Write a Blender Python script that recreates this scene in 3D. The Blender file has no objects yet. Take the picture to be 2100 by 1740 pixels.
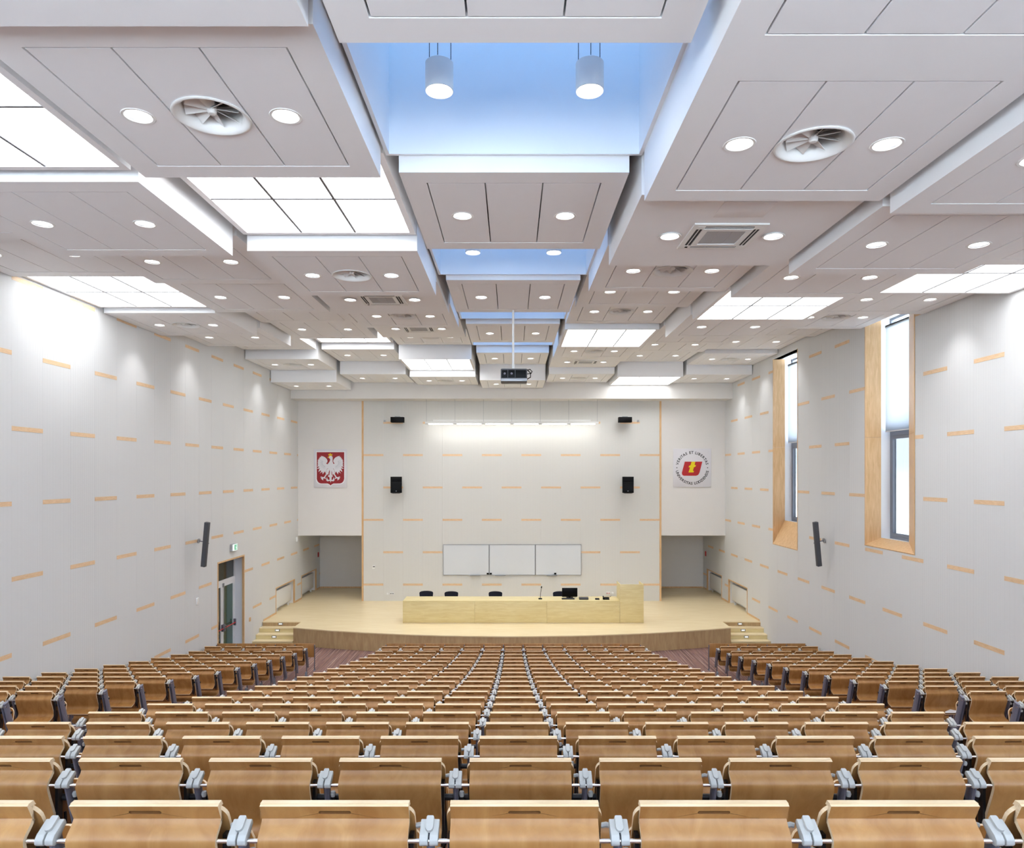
import bpy, bmesh, math, random
from mathutils import Matrix, Vector, Euler
random.seed(7)
R = math.radians
PI = math.pi
SC = bpy.context.scene
COL = SC.collection

# ------------------------------------------------------------------ camera, world, exposure
FPX = 1422.0            # focal length in pixels of the 2100 px wide frame
CZ = 4.784              # eye height above the stage floor (stage floor is z = 0)
cam_data = bpy.data.cameras.new('camera')
cam_data.sensor_width = 36.0
cam_data.lens = 36.0 * FPX / 2100.0
cam_data.shift_y = 105.0 / 2100.0
cam_data.clip_start = 0.05
cam = bpy.data.objects.new('camera', cam_data)
cam.location = (0, 0, CZ)
cam.rotation_euler = (R(90), 0, 0)
COL.objects.link(cam)
SC.camera = cam

SKY_STRENGTH = 6.0
world = bpy.data.worlds.new('sky')
SC.world = world
world.use_nodes = True
wn, wl = world.node_tree.nodes, world.node_tree.links
wn.clear()
w_out = wn.new('ShaderNodeOutputWorld')
w_bg = wn.new('ShaderNodeBackground')
w_ramp = wn.new('ShaderNodeValToRGB')
w_sep = wn.new('ShaderNodeSeparateXYZ')
w_tc = wn.new('ShaderNodeTexCoord')
wl.new(w_tc.outputs['Generated'], w_sep.inputs[0])
wl.new(w_ramp.outputs['Color'], w_bg.inputs['Color'])
wl.new(w_bg.outputs[0], w_out.inputs[0])
w_map = wn.new('ShaderNodeMapRange')          # elevation -1..1 to 0..1: ground set brighter than the horizon to light the ceiling, blue zenith
w_map.inputs['From Min'].default_value = -1.0
wl.new(w_sep.outputs['Z'], w_map.inputs['Value'])
wl.new(w_map.outputs['Result'], w_ramp.inputs[0])
we = w_ramp.color_ramp.elements
we[0].position = 0.0; we[0].color = (0.96, 1.0, 1.0, 1)
we[1].position = 1.0; we[1].color = (0.002, 0.052, 0.130, 1)
for p_, c_ in ((0.485, (0.86, 0.91, 0.94, 1)), (0.505, (0.46, 0.50, 0.56, 1)), (0.62, (0.40, 0.46, 0.54, 1)), (0.82, (0.005, 0.060, 0.140, 1))):
    k_ = we.new(p_); k_.color = c_
w_bg.inputs['Strength'].default_value = SKY_STRENGTH

SC.view_settings.view_transform = 'Standard'
SC.view_settings.look = 'None'
SC.view_settings.gamma = 1.0
SC.view_settings.use_curve_mapping = False
SC.view_settings.exposure = 1.55
SC.cycles.max_bounces = 7
SC.cycles.diffuse_bounces = 4
SC.cycles.adaptive_threshold = 0.1
SC.cycles.glossy_bounces = 3
SC.cycles.transmission_bounces = 6
SC.cycles.sample_clamp_indirect = 6.0
SC.cycles.caustics_reflective = False
SC.cycles.caustics_refractive = False

PANE_EMIT = 2.1
SPOT_W = 23.0
TUBE_EMIT = 3.0

# ------------------------------------------------------------------ materials
MATS = {}
def srgb(r, g, b):
    f = lambda v: (v / 255 / 12.92) if v / 255 <= 0.04045 else ((v / 255 + 0.055) / 1.055) ** 2.4
    return (f(r), f(g), f(b), 1)

def new_mat(name):
    m = bpy.data.materials.new(name)
    m.use_nodes = True
    nt = m.node_tree
    b = nt.nodes['Principled BSDF']
    MATS[name] = m
    return m, nt, b

def plain(name, col, rough=0.5, metal=0.0, coat=0.0, spec=0.5):
    m, nt, b = new_mat(name)
    b.inputs['Base Color'].default_value = col
    b.inputs['Roughness'].default_value = rough
    b.inputs['Metallic'].default_value = metal
    b.inputs['Coat Weight'].default_value = coat
    b.inputs['Specular IOR Level'].default_value = spec
    return m

def paint(name, col, rough=0.7, amt=0.02, scale=3.0):
    m, nt, b = new_mat(name)
    n = nt.nodes.new('ShaderNodeTexNoise'); n.inputs['Scale'].default_value = scale
    n.inputs['Detail'].default_value = 4
    tc = nt.nodes.new('ShaderNodeTexCoord')
    mp = nt.nodes.new('ShaderNodeMapRange')
    mp.inputs['To Min'].default_value = 1 - amt; mp.inputs['To Max'].default_value = 1 + amt
    mx = nt.nodes.new('ShaderNodeVectorMath'); mx.operation = 'SCALE'
    mx.inputs[0].default_value = col[:3]
    nt.links.new(tc.outputs['Object'], n.inputs['Vector'])
    nt.links.new(n.outputs['Fac'], mp.inputs['Value'])
    nt.links.new(mp.outputs['Result'], mx.inputs['Scale'])
    nt.links.new(mx.outputs[0], b.inputs['Base Color'])
    b.inputs['Roughness'].default_value = rough
    b.inputs['Specular IOR Level'].default_value = 0.3
    return m

def emit(name, col, strength):
    m, nt, b = new_mat(name)
    b.inputs['Base Color'].default_value = (0.8, 0.8, 0.8, 1)
    b.inputs['Emission Color'].default_value = col
    b.inputs['Emission Strength'].default_value = strength
    return m

def wood(name, c1, c2, grain=(14, 14, 1.0), rough=0.35, coat=0.3, vary=0.0, scale=3.0, coat_rough=0.2):
    m, nt, b = new_mat(name)
    L = nt.links.new
    tc = nt.nodes.new('ShaderNodeTexCoord')
    mpg = nt.nodes.new('ShaderNodeMapping'); mpg.inputs['Scale'].default_value = grain
    L(tc.outputs['Object'], mpg.inputs['Vector'])
    src = mpg.outputs['Vector']
    if vary:
        oi = nt.nodes.new('ShaderNodeObjectInfo')
        ad = nt.nodes.new('ShaderNodeVectorMath'); ad.operation = 'ADD'
        sc_ = nt.nodes.new('ShaderNodeMath'); sc_.operation = 'MULTIPLY'; sc_.inputs[1].default_value = 37.0
        L(oi.outputs['Random'], sc_.inputs[0])
        L(src, ad.inputs[0]); L(sc_.outputs[0], ad.inputs[1])
        src = ad.outputs[0]
    n = nt.nodes.new('ShaderNodeTexNoise'); n.inputs['Scale'].default_value = scale
    n.inputs['Detail'].default_value = 6; n.inputs['Roughness'].default_value = 0.6
    n.inputs['Distortion'].default_value = 0.7
    L(src, n.inputs['Vector'])
    rp = nt.nodes.new('ShaderNodeValToRGB')
    rp.color_ramp.elements[0].position = 0.35; rp.color_ramp.elements[0].color = c1
    rp.color_ramp.elements[1].position = 0.68; rp.color_ramp.elements[1].color = c2
    L(n.outputs['Fac'], rp.inputs['Fac'])
    col = rp.outputs['Color']
    if vary:
        mp = nt.nodes.new('ShaderNodeMapRange')
        mp.inputs['To Min'].default_value = 1 - vary; mp.inputs['To Max'].default_value = 1 + vary
        L(oi.outputs['Random'], mp.inputs['Value'])
        mx = nt.nodes.new('ShaderNodeVectorMath'); mx.operation = 'SCALE'
        L(col, mx.inputs[0]); L(mp.outputs['Result'], mx.inputs['Scale'])
        col = mx.outputs[0]
    L(col, b.inputs['Base Color'])
    b.inputs['Roughness'].default_value = rough
    b.inputs['Coat Weight'].default_value = coat
    b.inputs['Coat Roughness'].default_value = coat_rough
    return m

def grooved(name, col, axis, pitch=0.031):
    m, nt, b = new_mat(name)
    L = nt.links.new
    g = nt.nodes.new('ShaderNodeNewGeometry')
    sp = nt.nodes.new('ShaderNodeSeparateXYZ'); L(g.outputs['Position'], sp.inputs[0])
    dv = nt.nodes.new('ShaderNodeMath'); dv.operation = 'DIVIDE'; dv.inputs[1].default_value = pitch
    L(sp.outputs[axis], dv.inputs[0])
    fr = nt.nodes.new('ShaderNodeMath'); fr.operation = 'FRACT'; L(dv.outputs[0], fr.inputs[0])
    pp = nt.nodes.new('ShaderNodeMath'); pp.operation = 'PINGPONG'; pp.inputs[1].default_value = 0.5
    L(fr.outputs[0], pp.inputs[0])
    mp = nt.nodes.new('ShaderNodeMapRange'); mp.interpolation_type = 'SMOOTHSTEP'
    mp.inputs['From Min'].default_value = 0.05; mp.inputs['From Max'].default_value = 0.14
    L(pp.outputs[0], mp.inputs['Value'])
    mix = nt.nodes.new('ShaderNodeMix'); mix.data_type = 'RGBA'
    mix.inputs['A'].default_value = (col[0] * 0.78, col[1] * 0.78, col[2] * 0.78, 1)
    mix.inputs['B'].default_value = col
    L(mp.outputs['Result'], mix.inputs['Factor'])
    L(mix.outputs['Result'], b.inputs['Base Color'])
    bp = nt.nodes.new('ShaderNodeBump'); bp.inputs['Strength'].default_value = 0.25; bp.inputs['Distance'].default_value = 0.004
    L(mp.outputs['Result'], bp.inputs['Height']); L(bp.outputs[0], b.inputs['Normal'])
    b.inputs['Roughness'].default_value = 0.6
    b.inputs['Specular IOR Level'].default_value = 0.3
    return m

def carpet(name):
    m, nt, b = new_mat(name)
    L = nt.links.new
    g = nt.nodes.new('ShaderNodeNewGeometry')
    mpg = nt.nodes.new('ShaderNodeMapping'); mpg.inputs['Scale'].default_value = (16.0, 0.22, 0.22)
    L(g.outputs['Position'], mpg.inputs['Vector'])
    n = nt.nodes.new('ShaderNodeTexNoise'); n.inputs['Scale'].default_value = 2.0; n.inputs['Detail'].default_value = 3
    L(mpg.outputs[0], n.inputs['Vector'])
    rp = nt.nodes.new('ShaderNodeValToRGB')
    e = rp.color_ramp.elements
    e[0].position = 0.28; e[0].color = srgb(88, 68, 66)
    e[1].position = 0.72; e[1].color = srgb(176, 148, 132)
    for p, c in ((0.42, srgb(122, 98, 92)), (0.50, srgb(150, 114, 100)), (0.56, srgb(112, 88, 94)), (0.62, srgb(160, 132, 120))):
        k = e.new(p); k.color = c
    L(n.outputs['Fac'], rp.inputs['Fac'])
    f = nt.nodes.new('ShaderNodeTexNoise'); f.inputs['Scale'].default_value = 160
    L(g.outputs['Position'], f.inputs['Vector'])
    bp = nt.nodes.new('ShaderNodeBump'); bp.inputs['Strength'].default_value = 0.4; bp.inputs['Distance'].default_value = 0.004
    L(f.outputs['Fac'], bp.inputs['Height']); L(bp.outputs[0], b.inputs['Normal'])
    L(rp.outputs['Color'], b.inputs['Base Color'])
    b.inputs['Roughness'].default_value = 0.95
    b.inputs['Specular IOR Level'].default_value = 0.1
    return m

def glass(name, tint=(0.9, 0.95, 1, 1)):
    m = bpy.data.materials.new(name); m.use_nodes = True
    nt = m.node_tree; nt.nodes.clear()
    o = nt.nodes.new('ShaderNodeOutputMaterial')
    t = nt.nodes.new('ShaderNodeBsdfTransparent'); t.inputs[0].default_value = tint
    g = nt.nodes.new('ShaderNodeBsdfGlossy'); g.inputs['Roughness'].default_value = 0.02
    x = nt.nodes.new('ShaderNodeMixShader'); x.inputs[0].default_value = 0.05
    nt.links.new(t.outputs[0], x.inputs[1]); nt.links.new(g.outputs[0], x.inputs[2])
    nt.links.new(x.outputs[0], o.inputs[0])
    MATS[name] = m
    return m

def blind_mat(name):
    m = bpy.data.materials.new(name); m.use_nodes = True
    nt = m.node_tree; nt.nodes.clear()
    o = nt.nodes.new('ShaderNodeOutputMaterial')
    t = nt.nodes.new('ShaderNodeBsdfTranslucent'); t.inputs[0].default_value = (0.50, 0.51, 0.52, 1)
    d = nt.nodes.new('ShaderNodeBsdfDiffuse'); d.inputs[0].default_value = (0.75, 0.75, 0.75, 1)
    x = nt.nodes.new('ShaderNodeMixShader'); x.inputs[0].default_value = 0.25
    nt.links.new(t.outputs[0], x.inputs[1]); nt.links.new(d.outputs[0], x.inputs[2]); nt.links.new(x.outputs[0], o.inputs[0])
    MATS[name] = m
    return m

paint('white_paint', (0.92, 0.92, 0.93, 1), 0.75, 0.012)
paint('slab_white', (0.915, 0.915, 0.93, 1), 0.8, 0.012, 6)
paint('plaster', (0.79, 0.765, 0.735, 1), 0.8, 0.015)
paint('rear_paint', (0.84, 0.84, 0.83, 1), 0.8, 0.015)
plain('joint', (0.42, 0.42, 0.42, 1), 0.8)
plain('grid_grey', (0.22, 0.22, 0.23, 1), 0.7)
plain('dark_void', (0.05, 0.05, 0.05, 1), 0.9)
grooved('panel_side', (0.755, 0.76, 0.76, 1), 'Y')
grooved('panel_back', (0.75, 0.74, 0.705, 1), 'X')
wood('strip_wood', srgb(226, 190, 148), srgb(238, 206, 168), (3, 3, 12), 0.5, 0.1, 0.04)
wood('lining_wood', srgb(214, 172, 122), srgb(232, 194, 146), (10, 10, 1.2), 0.45, 0.1, 0.0, 2.0)
wood('stage_floor', srgb(228, 206, 160), srgb(240, 222, 184), (0.5, 6, 6), 0.42, 0.15, 0.0, 2.0, 0.3)
wood('stage_front', srgb(178, 146, 104), srgb(198, 168, 124), (5, 5, 0.8), 0.5, 0.1, 0.0, 2.0)
wood('desk_wood', srgb(222, 202, 146), srgb(234, 218, 166), (1.0, 8, 8), 0.5, 0.1, 0.03, 2.0)
wood('seat_wood', srgb(158, 107, 55), srgb(180, 132, 76), (9, 9, 1.6), 0.42, 0.12, 0.06, 1.6, 0.25)
wood('ply_edge', srgb(220, 190, 150), srgb(232, 206, 170), (3, 3, 60), 0.45, 0.1, 0.0, 1.5)
plain('slot_shade', srgb(128, 82, 40), 0.6)  # dark brown that paints the shade inside the grip slot
carpet('carpet')
plain('cap_grey', srgb(178, 175, 169), 0.42)
plain('post_metal', srgb(116, 114, 126), 0.4, 0.25)
plain('foot_grey', srgb(138, 146, 160), 0.5, 0.2)
plain('dark_metal', srgb(44, 40, 40), 0.4, 0.4)
plain('chrome', (0.82, 0.82, 0.84, 1), 0.15, 1.0)
plain('alu', srgb(150, 152, 156), 0.4, 0.6)
plain('frame_grey', srgb(128, 134, 146), 0.5, 0.1)
plain('white_plastic', srgb(236, 236, 234), 0.45)
plain('door_white', srgb(226, 228, 232), 0.4)
plain('grille_grey', srgb(176, 177, 180), 0.6)
plain('black_gloss', srgb(6, 6, 7), 0.4, 0, 0, 0.15)
plain('black_matte', srgb(10, 10, 11), 0.6, 0, 0, 0.15)
plain('speaker_grey', srgb(74, 76, 82), 0.55)
plain('navy_fabric', srgb(30, 32, 46), 0.9)
plain('board_white', srgb(224, 228, 232), 0.22, 0, 0.2)
plain('print_white', srgb(222, 220, 224), 0.5)
plain('print_red', srgb(150, 26, 34), 0.5)
plain('logo_red', srgb(184, 36, 40), 0.5)
plain('print_yellow', srgb(226, 184, 12), 0.5)
plain('logo_yellow', srgb(238, 214, 0), 0.5)
plain('print_black', srgb(48, 48, 52), 0.5)
plain('line_grey', srgb(150, 148, 160), 0.6)
plain('red_paint', srgb(190, 40, 44), 0.4)
plain('paper', srgb(240, 240, 242), 0.6)
plain('dark_glass', srgb(38, 48, 46), 0.08, 0, 0.3)
plain('green_glass', srgb(48, 84, 72), 0.1, 0, 0.3)
glass('glass')
glass('film_glass', (0.34, 0.352, 0.36, 1))
blind_mat('blind_fabric')
emit('pane_light', (0.955, 0.98, 1.0, 1), PANE_EMIT)
emit('lamp_light', (1.0, 0.98, 0.95, 1), 4.0)
MATS['lamp_light'].cycles.emission_sampling = 'NONE'
emit('pendant_light', (1.0, 0.98, 0.94, 1), 8.0)
MATS['pendant_light'].cycles.emission_sampling = 'NONE'
emit('tube_light', (1.0, 0.99, 0.97, 1), TUBE_EMIT)
emit('exit_green', srgb(10, 150, 100), 0.25)
MATS['exit_green'].node_tree.nodes['Principled BSDF'].inputs['Base Color'].default_value = srgb(0, 130, 80)
emit('exit_white', srgb(215, 255, 240), 0.35)
emit('step_led', (1, 0.98, 0.94, 1), 0.25)

# ------------------------------------------------------------------ mesh helpers
class MB:
    def __init__(s):
        s.v = []; s.f = []; s.m = []; s.sm = []
    def add(s, verts, faces, mi=0, smooth=False):
        o = len(s.v)
        s.v += [tuple(p) for p in verts]
        for f in faces:
            s.f.append(tuple(o + i for i in f)); s.m.append(mi); s.sm.append(smooth)
        return s
    def box(s, x0, x1, y0, y1, z0, z1, mi=0, M=None):
        vs = [(x0, y0, z0), (x1, y0, z0), (x1, y1, z0), (x0, y1, z0), (x0, y0, z1), (x1, y0, z1), (x1, y1, z1), (x0, y1, z1)]
        if M is not None: vs = [tuple(M @ Vector(p)) for p in vs]
        return s.add(vs, [(0, 3, 2, 1), (4, 5, 6, 7), (0, 1, 5, 4), (1, 2, 6, 5), (2, 3, 7, 6), (3, 0, 4, 7)], mi)
    def bbox(s, x0, x1, y0, y1, z0, z1, bev, mi=0, M=None, seg=2):
        bm = bmesh.new()
        bmesh.ops.create_cube(bm, size=1)
        for v in bm.verts:
            v.co = Vector((x0 + (v.co.x + .5) * (x1 - x0), y0 + (v.co.y + .5) * (y1 - y0), z0 + (v.co.z + .5) * (z1 - z0)))
        bmesh.ops.bevel(bm, geom=bm.edges[:], offset=bev, segments=seg, affect='EDGES', profile=0.5)
        return s.bm(bm, mi, M, True)
    def bm(s, bm, mi=0, M=None, smooth=False):
        bm.verts.index_update()
        vs = [(M @ v.co if M is not None else v.co) for v in bm.verts]
        s.add(vs, [[v.index for v in f.verts] for f in bm.faces], mi, smooth)
        bm.free()
        return s
    def tube(s, pts, r, n=10, mi=0, caps=True, sx=1.0, sy=1.0):
        pts = [Vector(p) for p in pts]
        rings = []
        for i, p in enumerate(pts):
            if i == 0: t = pts[1] - p
            elif i == len(pts) - 1: t = p - pts[i - 1]
            else: t = (pts[i + 1] - p).normalized() + (p - pts[i - 1]).normalized()
            t.normalize()
            up = Vector((1, 0, 0)) if abs(t.x) < 0.9 else Vector((0, 1, 0))
            a = (up - t * up.dot(t)).normalized(); b = t.cross(a)
            rr = r[i] if isinstance(r, (list, tuple)) else r
            rings.append([p + a * (rr * sx * math.cos(2 * PI * k / n)) + b * (rr * sy * math.sin(2 * PI * k / n)) for k in range(n)])
        vs = [q for g in rings for q in g]
        fs = []
        for i in range(len(rings) - 1):
            for k in range(n):
                k2 = (k + 1) % n
                fs.append((i * n + k, i * n + k2, (i + 1) * n + k2, (i + 1) * n + k))
        s.add(vs, fs, mi, True)
        if caps:
            o = len(s.v) - len(vs)
            s.f.append(tuple(o + k for k in reversed(range(n)))); s.m.append(mi); s.sm.append(False)
            s.f.append(tuple(o + (len(rings) - 1) * n + k for k in range(n))); s.m.append(mi); s.sm.append(False)
        return s
    def lathe(s, prof, n=24, mi=0, c=(0, 0, 0), close_a=False, close_b=False, smooth=True):
        vs = []
        for (r, z) in prof:
            for k in range(n):
                a = 2 * PI * k / n
                vs.append((c[0] + r * math.cos(a), c[1] + r * math.sin(a), c[2] + z))
        fs = []
        for i in range(len(prof) - 1):
            for k in range(n):
                k2 = (k + 1) % n
                fs.append((i * n + k, i * n + k2, (i + 1) * n + k2, (i + 1) * n + k))
        s.add(vs, fs, mi, smooth)
        o = len(s.v) - len(vs)
        if close_a: s.f.append(tuple(o + k for k in reversed(range(n)))); s.m.append(mi); s.sm.append(False)
        if close_b: s.f.append(tuple(o + (len(prof) - 1) * n + k for k in range(n))); s.m.append(mi); s.sm.append(False)
        return s
    def disc(s, cx, cy, cz, r, n=24, mi=0, down=True):
        vs = [(cx + r * math.cos(2 * PI * k / n), cy + r * math.sin(2 * PI * k / n), cz) for k in range(n)]
        return s.add(vs, [tuple(reversed(range(n))) if down else tuple(range(n))], mi)
    def prism(s, poly, a0, a1, axis='X', mi=0, smooth=False):
        """poly: 2D outline; extruded along axis. X: (y,z); Y: (x,z); Z: (x,y)."""
        def p3(p, a):
            return {'X': (a, p[0], p[1]), 'Y': (p[0], a, p[1]), 'Z': (p[0], p[1], a)}[axis]
        n = len(poly)
        vs = [p3(p, a0) for p in poly] + [p3(p, a1) for p in poly]
        s.add(vs, [tuple(range(n)), tuple(reversed(range(n, 2 * n)))], mi)
        o = len(s.v) - 2 * n
        for k in range(n):
            k2 = (k + 1) % n
            s.f.append((o + k, o + n + k, o + n + k2, o + k2)); s.m.append(mi); s.sm.append(smooth)
        return s
    def mesh(s, name, mats):
        me = bpy.data.meshes.new(name)
        me.from_pydata(s.v, [], s.f)
        for m in mats: me.materials.append(MATS[m])
        me.polygons.foreach_set('material_index', s.m)
        me.polygons.foreach_set('use_smooth', s.sm)
        bm = bmesh.new(); bm.from_mesh(me)
        bmesh.ops.recalc_face_normals(bm, faces=bm.faces)
        bm.to_mesh(me); bm.free()
        if any(s.sm): me.set_sharp_from_angle(angle=R(40))
        me.update()
        return me
    def build(s, name, mats, parent=None, loc=None, rot=None):
        if isinstance(mats, str): mats = [mats]
        return link(name, s.mesh(name, mats), parent, loc, rot)

def link(name, data, parent=None, loc=None, rot=None):
    o = bpy.data.objects.new(name, data)
    COL.objects.link(o)
    if parent is not None: o.parent = parent
    if loc is not None: o.location = loc
    if rot is not None: o.rotation_euler = rot
    return o

def tag(o, label, cat, group=None):
    o['label'] = label; o['category'] = cat
    if group: o['group'] = group
    return o

def thing(name, label, cat, loc=(0, 0, 0), rot=(0, 0, 0), group=None):
    o = link(name, None, None, loc, rot)
    o.empty_display_size = 0.1
    return tag(o, label, cat, group)

def struct(o):
    o['kind'] = 'structure'
    return o

def ring_faces(mb, outer, inner, to3, mi=0):
    """Fill between two loops with the same number of points (both counter-clockwise)."""
    n = len(inner)
    vs = [to3(p) for p in outer] + [to3(p) for p in inner]
    mb.add(vs, [(k, (k + 1) % n, n + (k + 1) % n, n + k) for k in range(n)], mi)

def rect_loop(inner, cx, cy, x0, x1, y0, y1):
    out = []
    for (x, y) in inner:
        dx, dy = x - cx, y - cy
        t = min([(x1 - cx) / dx if dx > 1e-9 else 1e9, (x0 - cx) / dx if dx < -1e-9 else 1e9,
                 (y1 - cy) / dy if dy > 1e-9 else 1e9, (y0 - cy) / dy if dy < -1e-9 else 1e9])
        out.append([cx + dx * t, cy + dy * t])
    for c in ((x0, y0), (x1, y0), (x1, y1), (x0, y1)):
        k = min(range(len(out)), key=lambda i: (out[i][0] - c[0]) ** 2 + (out[i][1] - c[1]) ** 2)
        out[k] = list(c)
    return [tuple(p) for p in out]

ORD = ['zeroth', 'first', 'second', 'third', 'fourth', 'fifth', 'sixth', 'seventh', 'eighth', 'ninth', 'tenth', 'eleventh',
       'twelfth', 'thirteenth', 'fourteenth', 'fifteenth', 'sixteenth', 'seventeenth', 'eighteenth', 'nineteenth']

# ------------------------------------------------------------------ room dimensions
XL, XR = -8.14, 8.11           # faces of the side walls
YB = 26.36                     # stage back wall
YA = 29.4                      # alcove back wall
YR = -2.6                      # rear wall behind the last row
ZF = -0.56                     # flat floor before the stage
ZTOP = CZ + 4.6
ROW_D0, ROW_P = 18.98, 0.896
def row_d(n): return ROW_D0 - ROW_P * n
def row_floor(n):
    k = 19 - n
    return max(ZF, 3.80 - (0.26 * k - 0.00333 * k * k) - 0.80 - (0.016 if k == 0 else 0.004 if k == 1 else 0.0))
NROWS = 19

# ---- floor: flat front, then one step per seat row
prof = [(YA + 0.3, ZF - 0.4), (YR - 0.2, ZF - 0.4)]
top = []
zr = row_floor(20)
top.append((YR - 0.2, zr + 0.0)); 
edges = [row_d(n) - 0.30 for n in range(1, NROWS + 1)]   # rear edge of platform n
top.append((edges[-1], zr))
for n in range(NROWS, 0, -1):
    z = row_floor(n)
    top.append((edges[n - 1], z))
    top.append((edges[n - 2] if n > 1 else 18.7, z))
top.append((18.7, ZF)); top.append((YA + 0.3, ZF))
poly = []
for p in prof[:2] + top:
    if not poly or (abs(p[0] - poly[-1][0]) > 1e-5 or abs(p[1] - poly[-1][1]) > 1e-5): poly.append(p)
mb = MB()
n = len(poly)
vs = [(XL - 0.02, p[0], p[1]) for p in poly] + [(XR + 0.02, p[0], p[1]) for p in poly]
mb.add(vs, [(k, (k + 1) % n, n + (k + 1) % n, n + k) for k in range(n)])
struct(mb.build('floor', 'carpet'))

# ---- stage
def front_y(x):
    t = x / 6.87
    return 20.58 + 1.18 * t * t
mb = MB()
pts = [(-6.87 + 13.74 * i / 40, front_y(-6.87 + 13.74 * i / 40)) for i in range(41)]
YS = 22.62
outline = pts + [(6.87, YS), (XR, YS), (XR, YA + 0.05), (XL, YA + 0.05), (XL, YS), (-6.87, YS)]
nose = 0.03
mb.add([(p[0], p[1], 0) for p in outline], [tuple(range(len(outline)))], 0)
k = len(outline)
mb.add([(p[0], p[1], -nose) for p in outline] + [(p[0], p[1], 0) for p in outline],
       [(i, (i + 1) % k, k + (i + 1) % k, k + i) for i in range(k)], 0)
floor_stage = struct(mb.build('floor_stage', ['stage_floor']))
mb = MB()
fp = [(x, y + 0.015) for x, y in pts]
allp = [(-6.855, YS)] + fp + [(6.855, YS)]
mb.add([(p[0], p[1], ZF) for p in allp] + [(p[0], p[1], -nose) for p in allp],
       [(i, i + 1, len(allp) + i + 1, len(allp) + i) for i in range(len(allp) - 1)], 0, True)
# the recessed top riser of both stairs
for x0, x1 in ((XL, -6.87), (6.87, XR)):
    mb.box(x0, x1, YS + 0.01, YS + 0.03, ZF, -nose)
mb.build('stage_front', 'stage_front', floor_stage)

def stairs(x0, x1, side):
    t = thing('stage_stairs', 'pale wooden steps up to the stage beside the %s wall' % side, 'stairs', ((x0 + x1) / 2, YS, ZF))
    hw = (x1 - x0) / 2 - 0.004
    for i in range(1, 4):
        z1 = -0.14 * i - ZF
        y0 = -0.31 * i
        step = MB().box(-hw, hw, y0 + 0.012, 0.0 if i == 1 else y0 + 0.32, 0, z1 - 0.03).build('riser', 'desk_wood', t)
        MB().box(-hw, hw, y0, (0.0 if i == 1 else y0 + 0.31), z1 - 0.03, z1).build('tread', 'stage_floor', t)
    for i in range(0, 3):
        z1 = -0.14 * i - ZF
        y0 = -0.31 * i + 0.012
        if i == 0: y0 = 0.008
        lx = -0.05 + (0.0)
        l = MB().box(lx - 0.075, lx + 0.075, y0 - 0.012, y0 + 0.002, z1 - 0.105, z1 - 0.035).build('step_light', 'alu', t)
        MB().box(lx - 0.05, lx + 0.05, y0 - 0.015, y0 - 0.011, z1 - 0.088, z1 - 0.052).build('lens', 'step_led', l)
stairs(XL + 0.004, -6.87, 'door-side')
stairs(6.87, XR - 0.004, 'window-side')

# ------------------------------------------------------------------ walls
def sub_rects(a0, a1, z0, z1, holes):
    rects = [(a0, a1, z0, z1)]
    for (h0, h1, g0, g1) in holes:
        out = []
        for (p0, p1, q0, q1) in rects:
            if h1 <= p0 or h0 >= p1 or g1 <= q0 or g0 >= q1:
                out.append((p0, p1, q0, q1)); continue
            if h0 > p0: out.append((p0, h0, q0, q1))
            if h1 < p1: out.append((h1, p1, q0, q1))
            m0, m1 = max(p0, h0), min(p1, h1)
            if g0 > q0: out.append((m0, m1, q0, g0))
            if g1 < q1: out.append((m0, m1, g1, q1))
        rects = [r for r in out if r[1] - r[0] > 0.004 and r[3] - r[2] > 0.004]
    return rects

ROW_Z = [0.622 + 1.2315 * k for k in range(-1, 8)]
STRIP_H = 0.075
DOOR = (19.16, 21.08, ZF - 0.4, 2.37)
NICH = [(23.88, 25.98, -0.02, 0.90), (26.78, 28.85, -0.02, 0.90)]
WIN_A = (13.95, 15.94, 3.17, 8.38)
WIN_B = (19.68, 21.55, 2.64, 8.38)
WIN_C = (7.9, 9.9, 3.17, 8.38)       # window row carried on towards the rear, unseen windows added for daylight
WIN_D = (1.9, 3.9, 3.9, 8.38)
holes_L = [DOOR] + NICH
holes_R = NICH + [WIN_A, WIN_B, WIN_C, WIN_D]

def base_wall(name, x_face, sgn, holes, thick=0.2):
    mb = MB()
    for (a0, a1, z0, z1) in sub_rects(YR, YA + 0.1, ZF - 0.4, ZTOP, holes):
        xa, xb = x_face + sgn * 0.022, x_face + sgn * (0.022 + thick)
        mb.box(min(xa, xb), max(xa, xb), a0, a1, z0, z1)
    return struct(mb.build(name, 'rear_paint'))

wall_left = base_wall('wall_left', XL, -1, holes_L)
wall_right = base_wall('wall_right', XR, 1, holes_R)

def zones_clip(y0, y1):
    """Panels stop at the floor that runs along the wall."""
    ym = 0.5 * (y0 + y1)
    if ym > YS: return 0.0
    if ym > 18.7: return ZF
    z = ZF
    for n in range(1, NROWS + 1):
        if ym < row_d(n) + 0.596: z = row_floor(n)
    if ym < edges[-1]: z = row_floor(20)
    return z - 0.28

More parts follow.
